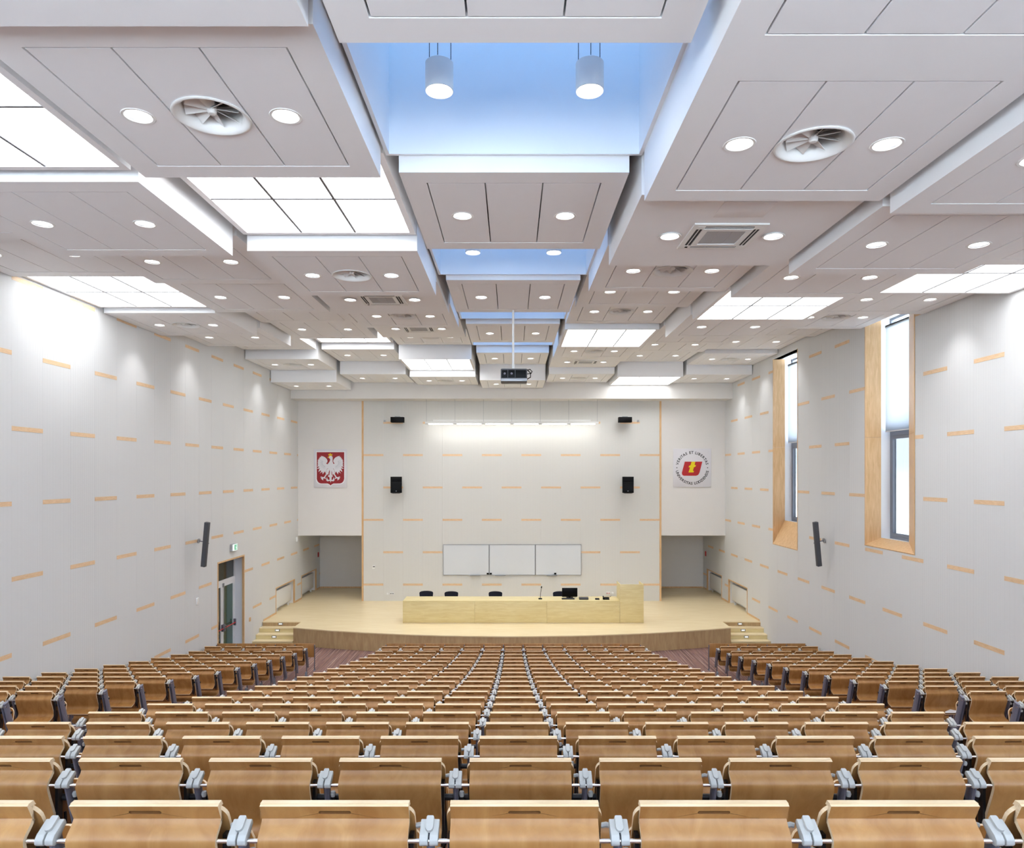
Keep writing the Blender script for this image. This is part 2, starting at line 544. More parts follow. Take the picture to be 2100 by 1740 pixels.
PCACHE = {}
def panel_wall_side(wall, x_face, sgn, y_first, parity, holes, y_from, y_to):
    j = 0
    y = y_first
    while y > y_from: y -= 0.75; j -= 1
    while y < y_to:
        y0, y1 = y, min(y + 0.75, y_to)
        zb = zones_clip(y0, y1)
        rows = [z for i, z in enumerate(ROW_Z) if (i + j + parity) % 2 == 0]
        cuts = [zb - 0.0] + [z for z in rows if z > zb + 0.1] + [ZTOP]
        for i in range(len(cuts) - 1):
            z0 = cuts[i] + (STRIP_H / 2 if i > 0 else 0)
            z1 = cuts[i + 1] - (STRIP_H / 2 if i < len(cuts) - 2 else 0)
            if z1 - z0 < 0.03: continue
            rr = sub_rects(y0 + 0.001, y1 - 0.001, z0 + 0.001, z1 - 0.001, holes)
            if rr:
                mb = MB()
                for (a0, a1, b0, b1) in rr:
                    xa, xb = x_face, x_face + sgn * 0.021
                    mb.box(min(xa, xb), max(xa, xb), a0, a1, b0, b1)
                mb.build('panel', 'panel_side', wall)
        for z in rows:
            if z < zb + 0.05 or z > CZ + 3.9: continue
            rr = sub_rects(y0, y1, z - STRIP_H / 2, z + STRIP_H / 2, holes)
            if rr:
                mb = MB()
                for (a0, a1, b0, b1) in rr:
                    xa, xb = x_face - sgn * 0.003, x_face + sgn * 0.021
                    mb.box(min(xa, xb), max(xa, xb), a0, a1, b0, b1)
                mb.build('strip', 'strip_wood', wall)
        y += 0.75; j += 1

panel_wall_side(wall_left, XL, -1, 11.28, 1, holes_L, 8.4, YA)
panel_wall_side(wall_right, XR, 1, 11.42, 0, holes_R, 8.4, YA)

# ---- stage back wall
BX0, BX1 = -5.642, 5.607
ZS = CZ + 2.818                # underside of the soffit beam
wall_back = struct(MB().box(BX0, BX1, YB + 0.022, YA + 0.1, -0.02, ZTOP).build('wall_back', 'plaster'))
for i in range(15):
    x0 = BX0 + (BX1 - BX0) * i / 15; x1 = BX0 + (BX1 - BX0) * (i + 1) / 15
    rows = [z for q, z in enumerate(ROW_Z) if (q + 1 + i) % 2 == 0 and 0.1 < z < ZS]
    cuts = [0.0] + rows + [ZS + 0.02]
    for q in range(len(cuts) - 1):
        z0 = cuts[q] + (STRIP_H / 2 if q else 0); z1 = cuts[q + 1] - (STRIP_H / 2 if q < len(cuts) - 2 else 0)
        MB().box(x0 + 0.001, x1 - 0.001, YB, YB + 0.021, z0 + 0.001, z1 - 0.001).build('panel', 'panel_back', wall_back)
    for z in rows:
        MB().box(x0, x1, YB - 0.003, YB + 0.021, z - STRIP_H / 2, z + STRIP_H / 2).build('strip', 'strip_wood', wall_back)
for i, x in enumerate((BX0 - 0.07, BX1)):
    struct(MB().box(x, x + 0.07, YB - 0.012, YB + 0.03 + (0 if 0 else 0.0), 0.0, ZS).build('trim_%d' % (i + 1), 'lining_wood'))
ALC_Z = 2.485
for nm, x0, x1 in (('wall_stage_left', XL + 0.001, BX0 - 0.071), ('wall_stage_right', BX1 + 0.071, XR - 0.001)):
    struct(MB().box(x0, x1, YB + 0.005, YA, ALC_Z, ZTOP).build(nm, 'plaster'))
for nm, x0, x1 in (('wall_alcove_left', XL - 0.02, BX0), ('wall_alcove_right', BX1, XR + 0.02)):
    struct(MB().box(x0, x1, YA, YA + 0.1, -0.02, ALC_Z + 0.05).build(nm, 'plaster'))
struct(MB().box(XL, XR, 25.5, YB + 0.02, ZS, ZTOP).build('ceiling_soffit', 'plaster'))
mb = MB()
ADDED_RW = [(-7.2, -4.0), (-3.6, -0.2), (0.2, 3.6), (4.0, 7.2)]      # unseen windows added in the rear wall to light ceiling and seat backs
RZ0, RZ1 = 4.6, 7.45
for (a0, a1, z0, z1) in sub_rects(XL - 0.3, XR + 0.3, ZF - 0.4, ZTOP, [(a, b, RZ0, RZ1) for a, b in ADDED_RW]):
    mb.box(a0, a1, YR - 0.2, YR, z0, z1)
wall_rear = struct(mb.build('wall_rear', 'rear_paint'))
for i, (a, b) in enumerate(ADDED_RW):
    f = MB(); m_ = (a + b) / 2
    for u in (a, m_ - 0.03, b - 0.06): f.box(u, u + 0.06, YR - 0.14, YR - 0.06, RZ0, RZ1)
    for u in (RZ0, RZ1 - 0.06):
        f.box(a + 0.06, m_ - 0.03, YR - 0.14, YR - 0.06, u, u + 0.06); f.box(m_ + 0.03, b - 0.06, YR - 0.14, YR - 0.06, u, u + 0.06)
    wf = struct(f.build('window_%d' % (i + 5), 'frame_grey'))  # frame of the added rear window
    for u0, u1 in ((a + 0.06, m_ - 0.03), (m_ + 0.03, b - 0.06)):
        MB().box(u0, u1, YR - 0.105, YR - 0.095, RZ0 + 0.06, RZ1 - 0.06).build('pane', 'glass', wf)
# baseboards along the stage
bl = [(22.7, 23.85), (26.01, 26.75), (28.88, YA)]
for nm, x0, x1 in (('baseboard_left', XL + 0.0005, XL + 0.012), ('baseboard_right', XR - 0.012, XR - 0.0005)):
    mb = MB()
    for a, b in bl: mb.box(x0, x1, a, b, 0.0, 0.06)
    struct(mb.build(nm, 'lining_wood'))
struct(MB().box(XL + 0.03, BX0 - 0.08, YA - 0.012, YA - 0.0005, 0, 0.06).build('baseboard_alcove_left', 'lining_wood'))
struct(MB().box(BX1 + 0.08, XR - 0.03, YA - 0.012, YA - 0.0005, 0, 0.06).build('baseboard_alcove_right', 'lining_wood'))

# ---- radiator niches with radiators
def niche(x_face, sgn, h, which):
    a0, a1, b0, b1 = h
    depth = 0.26
    xs = lambda u: x_face + sgn * u
    def bx(u0, u1, y0, y1, z0, z1, mb):
        mb.box(min(xs(u0), xs(u1)), max(xs(u0), xs(u1)), y0, y1, z0, z1)
    mb = MB()
    bx(depth, depth + 0.02, a0 - 0.02, a1 + 0.02, -0.03, b1 + 0.02, mb)
    bx(0.052, depth, a0 + 0.001, a0 + 0.02, 0.001, b1 - 0.001, mb)
    bx(0.052, depth, a1 - 0.02, a1 - 0.001, 0.001, b1 - 0.001, mb)
    bx(0.052, depth, a0 + 0.02, a1 - 0.02, b1 - 0.02, b1 - 0.001, mb)
    w = wall_left if sgn < 0 else wall_right
    mb.build('niche_lining', 'white_paint', w)
    mb = MB()
    bx(-0.012, 0.05, a0, a0 + 0.035, 0, b1, mb)
    bx(-0.012, 0.05, a1 - 0.035, a1, 0, b1, mb)
    bx(-0.012, 0.05, a0 + 0.035, a1 - 0.035, b1 - 0.035, b1, mb)
    mb.build('niche_frame', 'lining_wood', w)
    mb = MB()
    bx(-0.001, depth, a0 + 0.001, a1 - 0.001, -0.03, 0.0005, mb)
    mb.build('niche_floor', 'stage_floor', w)
    cx = xs(depth - 0.14)
    t = thing('radiator', 'white panel radiator in the wall niche %s' % which, 'radiator', (cx, (a0 + a1) / 2, 0.0), (0, 0, R(90)), 'stage radiators')
    L = (a1 - a0) / 2 - 0.16
    p = MB().bbox(-L, L, -0.05, 0.05, 0.14, 0.74, 0.012).build('body', 'white_plastic', t)
    MB().box(-L + 0.03, L - 0.03, -0.035, 0.035, 0.739, 0.748).build('top_grille', 'grille_grey', t)
    for u in (-L + 0.25, L - 0.25):
        MB().box(u - 0.02, u + 0.02, -0.03, 0.03, 0.0, 0.14).build('foot', 'white_plastic', t)
    MB().lathe([(0.022, -0.05), (0.03, -0.04), (0.03, 0.03), (0.02, 0.05)], 12, 0, (L + 0.06, 0, 0.2), True, True).build('valve', 'white_plastic', t)
niche(XL, -1, NICH[0], 'at the front of the door-side wall')
niche(XL, -1, NICH[1], 'inside the alcove behind the eagle crest')
niche(XR, 1, NICH[0], 'at the front of the window-side wall')
niche(XR, 1, NICH[1], 'inside the alcove behind the round logo')

# ---- double door in the left wall
def make_door():
    y0, y1, _, z1 = DOOR
    z0 = ZF
    d = MB()
    e = 0.27
    # white reveal
    d.box(XL - e - 0.1, XL - 0.055, y0 + 0.001, y0 + 0.02, z0, z1 - 0.001)
    d.box(XL - e - 0.1, XL - 0.055, y1 - 0.02, y1 - 0.001, z0, z1 - 0.001)
    d.box(XL - e - 0.1, XL - 0.055, y0 + 0.02, y1 - 0.02, z1 - 0.02, z1 - 0.001)
    root = struct(d.build('door_1', 'door_white'))
    f = MB()
    f.box(XL - 0.05, XL + 0.012, y0 + 0.0005, y0 + 0.045, z0, z1)
    f.box(XL - 0.05, XL + 0.012, y1 - 0.045, y1 - 0.0005, z0, z1)
    f.box(XL - 0.05, XL + 0.012, y0 + 0.045, y1 - 0.045, z1 - 0.045, z1)
    f.build('architrave', 'lining_wood', root)
    xa, xb = XL - e - 0.06, XL - e
    ya, yb = y0 + 0.021, y1 - 0.021
    z1 -= 0.021
    zt = 1.66
    g = MB()
    g.box(xa, xb, ya, ya + 0.06, z0, z1); g.box(xa, xb, yb - 0.06, yb, z0, z1)
    g.box(xa, xb, ya + 0.06, yb - 0.06, z1 - 0.05, z1); g.box(xa, xb, ya + 0.06, yb - 0.06, zt - 0.03, zt + 0.07)
    g.build('door_frame', 'door_white', root)
    MB().box(xa + 0.02, xa + 0.035, ya + 0.06, yb - 0.06, zt + 0.07, z1 - 0.05).build('transom_pane', 'dark_glass', root)
    mid = (ya + yb) / 2
    for k, (p, q) in enumerate(((ya + 0.063, mid - 0.003), (mid + 0.003, yb - 0.063))):
        l = MB()
        s = 0.09
        l.box(xa + 0.005, xb, p, p + s, z0 + 0.005, zt - 0.033); l.box(xa + 0.005, xb, q - s, q, z0 + 0.005, zt - 0.033)
        l.box(xa + 0.005, xb, p + s, q - s, z0 + 0.005, z0 + 0.2); l.box(xa + 0.005, xb, p + s, q - s, zt - 0.033 - s, zt - 0.033)
        leaf = l.build('door_leaf', 'door_white', root)
        MB().box(xa + 0.025, xa + 0.04, p + s, q - s, z0 + 0.2, zt - 0.033 - s).build('pane', 'green_glass' if k else 'dark_glass', leaf)
        MB().tube([(xb + 0.055, p + 0.05, 0.34), (xb + 0.055, q - 0.05, 0.34)], 0.016, 10).build('push_bar', 'red_paint', leaf)
        br = MB()
        for yy in (p + 0.045, q - 0.045):
            br.bbox(xb, xb + 0.07, yy - 0.02, yy + 0.02, 0.25, 0.45, 0.006)
        br.build('bar_bracket', 'post_metal', leaf)
        if k:
            MB().tube([(xb, p + 0.045, 0.40), (xb + 0.06, p + 0.045, 0.42), (xb + 0.075, p + 0.1, 0.4), (xb + 0.07, p + 0.17, 0.3)], 0.012, 8).build('lever', 'chrome', leaf)
            MB().tube([(xb + 0.03, p + 0.045, 0.45), (xb + 0.03, p + 0.045, zt - 0.12)], 0.012, 8).build('lock_rod', 'alu', leaf)
            MB().bbox(xb, xb + 0.04, p + 0.02, p + 0.07, zt - 0.14, zt - 0.02, 0.005).build('lock_case', 'alu', leaf)
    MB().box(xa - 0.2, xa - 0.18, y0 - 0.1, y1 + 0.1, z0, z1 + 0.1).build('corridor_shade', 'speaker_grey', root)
    sh = MB()  # threshold plus unseen boxes added to keep outside light off the reveal
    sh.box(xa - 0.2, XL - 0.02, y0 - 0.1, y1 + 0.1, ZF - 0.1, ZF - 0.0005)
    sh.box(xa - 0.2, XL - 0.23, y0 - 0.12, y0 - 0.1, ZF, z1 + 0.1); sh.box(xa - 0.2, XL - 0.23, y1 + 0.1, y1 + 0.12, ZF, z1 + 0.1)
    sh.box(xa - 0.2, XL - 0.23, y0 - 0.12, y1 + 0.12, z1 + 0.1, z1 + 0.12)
    sh.build('threshold_light_seal', 'speaker_grey', root)
make_door()

# ---- windows in the right wall
def make_window(idx, w, inner_sill, near_in=0.82):
    d0, d1, zb, zt = w
    x1, x2 = XR + 0.364, XR + 0.67
    di = d0 + near_in
    root = MB()
    # white inner reveal: far, near, top, sill
    root.add([(x1, d1, inner_sill), (x2, d1, inner_sill), (x2, d1, zt), (x1, d1, zt)], [(0, 1, 2, 3)])
    root.add([(x1, di, inner_sill), (x2, di, inner_sill), (x2, di, zt), (x1, di, zt)], [(0, 1, 2, 3)])
    root.add([(XR + 0.02, d0, zt), (x1, di, zt), (x2, di, zt), (x2, d1, zt), (XR + 0.02, d1, zt)], [(0, 1, 2, 3, 4)])
    root.add([(x1, di, inner_sill), (x2, di, inner_sill), (x2, d1, inner_sill), (x1, d1, inner_sill)], [(0, 1, 2, 3)])
    # outer shell that keeps the reveal shut
    root.box(XR + 0.2, x2 + 0.05, d1 + 0.012, d1 + 0.05, zb - 0.1, zt + 0.05)
    root.box(XR + 0.2, x2 + 0.05, d0 - 0.05, d0 - 0.012, zb - 0.1, zt + 0.05)
    root.box(XR + 0.2, x2 + 0.05, d0 - 0.05, d1 + 0.05, zt + 0.012, zt + 0.05)
    root.box(XR + 0.2, x2 + 0.05, d0 - 0.05, d1 + 0.05, zb - 0.1, zb - 0.05)
    root.box(x2 + 0.01, x2 + 0.05, d0 - 0.05, di + 0.0, zb - 0.1, zt + 0.05)
    root.box(x2 + 0.01, x2 + 0.05, di, d1 + 0.05, zb - 0.1, inner_sill)
    o = struct(root.build('window_%d' % idx, 'white_paint'))
    # wooden lining, each board a solid 2 cm panel
    def board(p, nrm, name):
        nrm = Vector(nrm).normalized() * 0.02
        vs = [Vector(q) for q in p]
        vs2 = [q + nrm for q in vs]
        m = MB(); k = len(vs)
        m.add(vs + vs2, [tuple(range(k)), tuple(reversed(range(k, 2 * k)))] + [(i, (i + 1) % k, k + (i + 1) % k, k + i) for i in range(k)])
        return m.build(name, 'lining_wood', o)
    xf = XR - 0.004
    zm = 5.65
    board([(xf, d1, zb), (x1, d1, inner_sill), (x1, d1, zm), (xf, d1, zm)], (0, -1, 0), 'jamb_board')
    board([(xf, d1, zm + 0.003), (x1, d1, zm + 0.003), (x1, d1, zt), (xf, d1, zt)], (0, -1, 0), 'jamb_board')
    board([(xf, d0, zb), (x1, di, inner_sill), (x1, di, zm), (xf, d0, zm)], (-0.4, 1, 0), 'jamb_board')
    board([(xf, d0, zm + 0.003), (x1, di, zm + 0.003), (x1, di, zt), (xf, d0, zt)], (-0.4, 1, 0), 'jamb_board')
    board([(xf, d0, zb), (xf, d1, zb), (x1, d1, inner_sill), (x1, di, inner_sill)], (-0.3, 0, 1), 'sill_board')
    # frame, panes, blind
    f = MB()
    q0, q1 = di + 0.002, d1 - 0.002
    zl, zmid = inner_sill + 0.002, 5.74
    x3, x4 = x2 - 0.09, x2
    f.box(x3, x4, q0, q0 + 0.06, zl, zt); f.box(x3, x4, q1 - 0.06, q1, zl, zt)
    f.box(x3, x4, q0 + 0.06, q1 - 0.06, zt - 0.06, zt); f.box(x3, x4, q0 + 0.06, q1 - 0.06, zl, zl + 0.06)
    f.box(x3 - 0.02, x4, q0 + 0.06, q1 - 0.06, zmid - 0.06, zmid + 0.1)
    f.build('window_frame', 'frame_grey', o)
    s = MB()
    s.box(x3 - 0.01, x4 - 0.02, q0 + 0.062, q0 + 0.13, zl + 0.062, zmid - 0.062); s.box(x3 - 0.01, x4 - 0.02, q1 - 0.13, q1 - 0.062, zl + 0.062, zmid - 0.062)
    s.box(x3 - 0.01, x4 - 0.02, q0 + 0.13, q1 - 0.13, zl + 0.062, zl + 0.13); s.box(x3 - 0.01, x4 - 0.02, q0 + 0.13, q1 - 0.13, zmid - 0.13, zmid - 0.062)
    sash = s.build('sash', 'frame_grey', o)
    MB().box(x4 - 0.05, x4 - 0.04, q0 + 0.13, q1 - 0.13, zl + 0.13, zmid - 0.13).build('pane', 'film_glass', sash)
    MB().box(x4 - 0.05, x4 - 0.04, q0 + 0.062, q1 - 0.062, zmid + 0.102, zt - 0.062).build('pane', 'glass', o)
    rz = 8.18
    MB().tube([(x3 - 0.08, q0 + 0.03, rz), (x3 - 0.08, q1 - 0.03, rz)], 0.05, 14).build('blind_roller', 'black_matte', o)
    MB().box(x3 - 0.132, x3 - 0.13, q0 + 0.05, q1 - 0.05, zmid + 0.05, rz).build('blind', 'blind_fabric', o)
    MB().box(x3 - 0.14, x3 - 0.122, q0 + 0.05, q1 - 0.05, zmid + 0.03, zmid + 0.05).build('blind_rail', 'white_plastic', o)
make_window(1, WIN_A, 3.33)
make_window(2, WIN_B, 3.36, 0.8)
make_window(3, WIN_C, 3.33)
make_window(4, WIN_D, 4.05)

# ------------------------------------------------------------------ ceiling
CXC = [-7.015, -4.69, -2.34, 0.02, 2.35, 4.66, 6.98]
HW = 1.105
ROWS = [(1.9, 4.2), (4.3, 6.52), (6.65, 8.9), (9.02, 11.27), (11.4, 13.65), (13.8, 16.07), (16.25, 18.52), (18.7, 20.95), (21.1, 23.3), (23.35, 25.46)]
CELLS = {
 (0, 0): (2.9, 'P'), (0, 1): (2.9, 'P'), (0, 2): (3.03, 'P'), (0, 3): (3.23, 'P2'), (0, 4): (3.30, 'L6'), (0, 5): (3.23, 'D'), (0, 6): (3.45, 'P2'), (0, 7): (3.80, 'P'), (0, 8): (3.535, 'D'), (0, 9): (3.13, 'P2'),
 (1, 0): (2.8, 'P'), (1, 1): (2.87, 'L6'), (1, 2): (2.815, 'P2'), (1, 3): (3.12, 'P2'), (1, 4): (3.21, 'P2'), (1, 5): (3.537, 'P2'), (1, 6): (3.65, 'P2'), (1, 7): (4.01, 'L3'), (1, 8): (3.835, 'P2'), (1, 9): (3.405, 'P2'),
 (2, 0): (2.72, 'N'), (2, 1): (2.80, 'D'), (2, 2): (3.09, 'L6'), (2, 3): (2.92, 'D'), (2, 4): (3.18, 'A'), (2, 5): (3.42, 'D'), (2, 6): (3.68, 'A'), (2, 7): (3.95, 'D'), (2, 8): (3.53, 'L3'), (2, 9): (3.32, 'D'),
 (3, 0): (2.72, 'P'), (3, 1): (3.06, 'S'), (3, 2): (2.905, 'P2'), (3, 3): (3.29, 'S'), (3, 4): (3.21, 'P2'), (3, 5): (3.65, 'S'), (3, 6): (3.55, 'P2'), (3, 7): (3.95, 'S'), (3, 8): (3.73, 'P2'), (3, 9): (3.20, 'P2'),
 (4, 0): (2.58, 'P'), (4, 1): (2.58, 'D'), (4, 2): (2.69, 'A'), (4, 3): (2.987, 'D'), (4, 4): (3.31, 'P2'), (4, 5): (3.52, 'D'), (4, 6): (3.42, 'L3'), (4, 7): (3.54, 'D'), (4, 8): (3.63, 'A'), (4, 9): (3.41, 'D'),
 (5, 0): (2.5, 'P'), (5, 1): (2.46, 'P2'), (5, 2): (2.58, 'P2'), (5, 3): (2.89, 'P2'), (5, 4): (3.055, 'L6'), (5, 5): (3.19, 'P2'), (5, 6): (3.51, 'P'), (5, 7): (3.727, 'P2'), (5, 8): (3.82, 'P2'), (5, 9): (3.31, 'L3'),
 (6, 0): (2.6, 'P'), (6, 1): (2.6, 'P'), (6, 2): (2.70, 'P'), (6, 3): (2.95, 'L6'), (6, 4): (3.17, 'P2'), (6, 5): (3.394, 'D'), (6, 6): (3.70, 'P'), (6, 7): (3.81, 'P2'), (6, 8): (3.71, 'D'), (6, 9): (3.39, 'P2'),
}
COLNAME = ['beside the door-side wall', 'second column from the door-side wall', 'just left of the skylight strip', 'in the middle skylight strip',
           'just right of the skylight strip', 'second column from the window wall', 'beside the window wall']
def rowname(r): return 'nearest row' if r == 0 else ORD[r + 1] + ' raft row'

ceil_mb = MB()
z0s, z1s = CZ + 4.5, CZ + 4.7
ceil_mb.box(XL - 0.2, -1.26, YR - 0.2, 25.6, z0s, z1s); ceil_mb.box(1.3, XR + 0.25, YR - 0.2, 25.6, z0s, z1s)
prev = YR - 0.2
for r in (1, 3, 5, 7):
    ceil_mb.box(-1.26, 1.3, prev, ROWS[r][0] - 0.02, z0s, z1s); prev = ROWS[r][1] + 0.1
ceil_mb.box(-1.26, 1.3, prev, 25.6, z0s, z1s)
# plain ceiling over the rear rows
ceil_mb.box(XL, XR, YR, 1.8, CZ + 2.75, CZ + 2.9)
ceiling = struct(ceil_mb.build('ceiling', 'white_paint'))

def slab(x0, x1, y0, y1, hole_r):
    """20 mm gypsum slab centred on its own origin, with a round hole when a lamp or diffuser sits in it."""
    mb = MB()
    cx, cy = 0, 0
    a, b = (x1 - x0) / 2, (y1 - y0) / 2
    if not hole_r:
        mb.box(-a, a, -b, b, 0, 0.02)
    else:
        n = 32
        inn = [(hole_r * math.cos(2 * PI * k / n), hole_r * math.sin(2 * PI * k / n)) for k in range(n)]
        out = rect_loop(inn, 0, 0, -a, a, -b, b)
        ring_faces(mb, out, inn, lambda p: (p[0], p[1], 0.0))
        for lo, hi in ((0.0, 0.02),):
            mb.add([(p[0], p[1], lo) for p in out] + [(p[0], p[1], hi) for p in out], [(k, (k + 1) % n, n + (k + 1) % n, n + k) for k in range(n)])
            mb.add([(p[0], p[1], lo) for p in inn] + [(p[0], p[1], hi) for p in inn], [(k, (k + 1) % n, n + (k + 1) % n, n + k) for k in range(n)])
    return mb.mesh('panel', ['slab_white'])
SLABS = {}
def get_slab(w, l, hole):
    key = (round(w, 3), round(l, 3), round(hole, 3))
    if key not in SLABS: SLABS[key] = slab(0, w, 0, l, hole)
    return SLABS[key]

# downlight parts (shared meshes)
DL_R = 0.097
dl_trim = MB().lathe([(DL_R + 0.003, 0.03), (DL_R + 0.003, 0.0), (DL_R + 0.006, -0.004), (DL_R + 0.024, -0.005), (DL_R + 0.028, 0.0)], 28).mesh('trim_ring', ['white_plastic'])
dl_refl = MB().lathe([(DL_R + 0.002, 0.0), (DL_R - 0.01, 0.035), (0.07, 0.075)], 28).mesh('reflector', ['alu'])
dl_lamp = MB().disc(0, 0, 0.012, DL_R - 0.006, 28).mesh('lamp', ['lamp_light'])
DLG = 'recessed round downlights'
def downlight(x, y, z, label, spot=1.0):
    t = thing('downlight', label, 'ceiling light', (x, y, z), group=DLG)
    link('trim_ring', dl_trim, t); link('reflector', dl_refl, t); link('lamp', dl_lamp, t)
    if spot:
        sp = SPOTS.setdefault(round(spot, 2), None)
        if sp is None:
            sp = bpy.data.lights.new('lamp_beam', 'SPOT')
            sp.energy = SPOT_W * spot
            sp.color = (0.985, 0.99, 1.0)
            sp.spot_size = R(95); sp.spot_blend = 0.9; sp.shadow_soft_size = 0.06
            SPOTS[round(spot, 2)] = sp
        o = link('lamp_beam', sp, t, (0, 0, -0.02))
    return t
SPOTS = {}

# swirl diffuser
def diffuser_meshes():
    bell = MB().lathe([(0.285, 0.0), (0.295, -0.008), (0.285, -0.014), (0.27, -0.012), (0.255, 0.0), (0.235, 0.018), (0.222, 0.05), (0.218, 0.10), (0.218, 0.20)], 40).mesh('bell_mouth', ['white_plastic'])
    core = MB().lathe([(0.0005, 0.02), (0.025, 0.022), (0.035, 0.035), (0.035, 0.10), (0.02, 0.12)], 16, 0, (0, 0, -0.005)).mesh('hub', ['white_plastic'])
    bl = MB()
    th = R(38)
    u, w_ = math.cos(th), math.sin(th)
    vs = []
    for r0, hw in ((0.03, 0.028), (0.205, 0.068)):
        for s in (-1, 1):
            for t in (-0.0015, 0.0015):
                vs.append((r0, s * hw * u - t * w_, 0.062 + s * hw * w_ + t * u))
    bl.add(vs, [(0, 2, 6, 4), (1, 5, 7, 3), (0, 4, 5, 1), (2, 3, 7, 6), (0, 1, 3, 2), (4, 6, 7, 5)])
    vane = bl.mesh('vane', ['white_plastic'])
    duct = MB().disc(0, 0, 0.19, 0.219, 32).mesh('duct_back', ['dark_void'])
    return bell, core, vane, duct
DIF = diffuser_meshes()
def diffuser(x, y, z, label):
    t = thing('swirl_diffuser', label, 'air diffuser', (x, y, z), group='round swirl air diffusers')
    link('bell_mouth', DIF[0], t); link('hub', DIF[1], t)
    for k in range(8): link('vane', DIF[2], t, None, (0, 0, 2 * PI * k / 8 + 0.2))
    link('duct_back', DIF[3], t)

def ac_unit(x, y, z, label):
    t = thing('air_conditioner', label, 'air conditioner', (x, y, z), group='ceiling cassette air conditioners')
    mb = MB()
    s, i0, i1 = 0.40, 0.345, 0.265
    # face plate as rings with four outlet slots left open
    mb.box(-s, s, -s, -i0, -0.018, 0.0); mb.box(-s, s, i0, s, -0.018, 0.0)
    mb.box(-s, -i0, -i0, i0, -0.018, 0.0); mb.box(i0, s, -i0, i0, -0.018, 0.0)
    mb.box(-i1 - 0.012, i1 + 0.012, -i1 - 0.012, -0.215, -0.024, 0.0); mb.box(-i1 - 0.012, i1 + 0.012, 0.215, i1 + 0.012, -0.024, 0.0)
    mb.box(-i1 - 0.012, -0.215, -0.215, 0.215, -0.024, 0.0); mb.box(0.215, i1 + 0.012, -0.215, 0.215, -0.024, 0.0)
    for sx in (-1, 1):
        for sy in (-1, 1):
            mb.box(min(sx * i1, sx * i0) - 0.0, max(sx * i1, sx * i0), min(sy * i1, sy * i0), max(sy * i1, sy * i0), -0.02, 0.0)
    mb.build('face_plate', 'white_plastic', t)
    for k in range(4):
        M = Matrix.Rotation(k * PI / 2, 4, 'Z')
        MB().box(-i1, i1, 0.28, i0, -0.0165, 0.0, 0, M).build('outlet_slot', 'dark_void', t)
        MB().box(-i1 + 0.005, i1 - 0.005, 0.308, 0.318, -0.0195, -0.0165, 0, M).build('louvre', 'white_plastic', t)
    mb = MB()
    for k in range(3):
        mb.box(-0.213 + k * 0.143, -0.213 + k * 0.143 + 0.14, -0.213, 0.213, -0.016, 0.0)
    mb.build('intake_grille', 'grille_grey', t)
    MB().box(-0.33, -0.30, 0.30, 0.33, -0.026, -0.019).build('indicator', 'black_matte', t)

def raft_body(x0, x1, y0, y1, zb, border, name='raft', top=None):
    mb = MB()
    zt = top if top else z0s
    mb.add([(x0, y0, zb), (x1, y0, zb), (x1, y1, zb), (x0, y1, zb), (x0, y0, zt), (x1, y0, zt), (x1, y1, zt), (x0, y1, zt)],
           [(0, 1, 5, 4), (1, 2, 6, 5), (2, 3, 7, 6), (3, 0, 4, 7)])
    if border is None:
        mb.add([(x0, y0, zb), (x1, y0, zb), (x1, y1, zb), (x0, y1, zb)], [(0, 3, 2, 1)])
    else:
        a0, a1, b0, b1 = x0 + border, x1 - border, y0 + border, y1 - border
        zr_ = zb + 0.3
        mb.add([(x0, y0, zb), (x1, y0, zb), (x1, y1, zb), (x0, y1, zb), (a0, b0, zb), (a1, b0, zb), (a1, b1, zb), (a0, b1, zb)],
               [(0, 4, 5, 1), (1, 5, 6, 2), (2, 6, 7, 3), (3, 7, 4, 0)])
        mb.add([(a0, b0, zb), (a1, b0, zb), (a1, b1, zb), (a0, b1, zb), (a0, b0, zr_), (a1, b0, zr_), (a1, b1, zr_), (a0, b1, zr_)],
               [(0, 4, 5, 1), (1, 5, 6, 2), (2, 6, 7, 3), (3, 7, 4, 0)], 0)
        mb.add([(a0, b0, zb + 0.021), (a1, b0, zb + 0.021), (a1, b1, zb + 0.021), (a0, b1, zb + 0.021)], [], 1)
        mb.add([(a0, b0, zr_), (a1, b0, zr_), (a1, b1, zr_), (a0, b1, zr_)], [(0, 3, 2, 1)], 1)
    return mb.build(name, ['white_paint', 'joint'], ceiling)

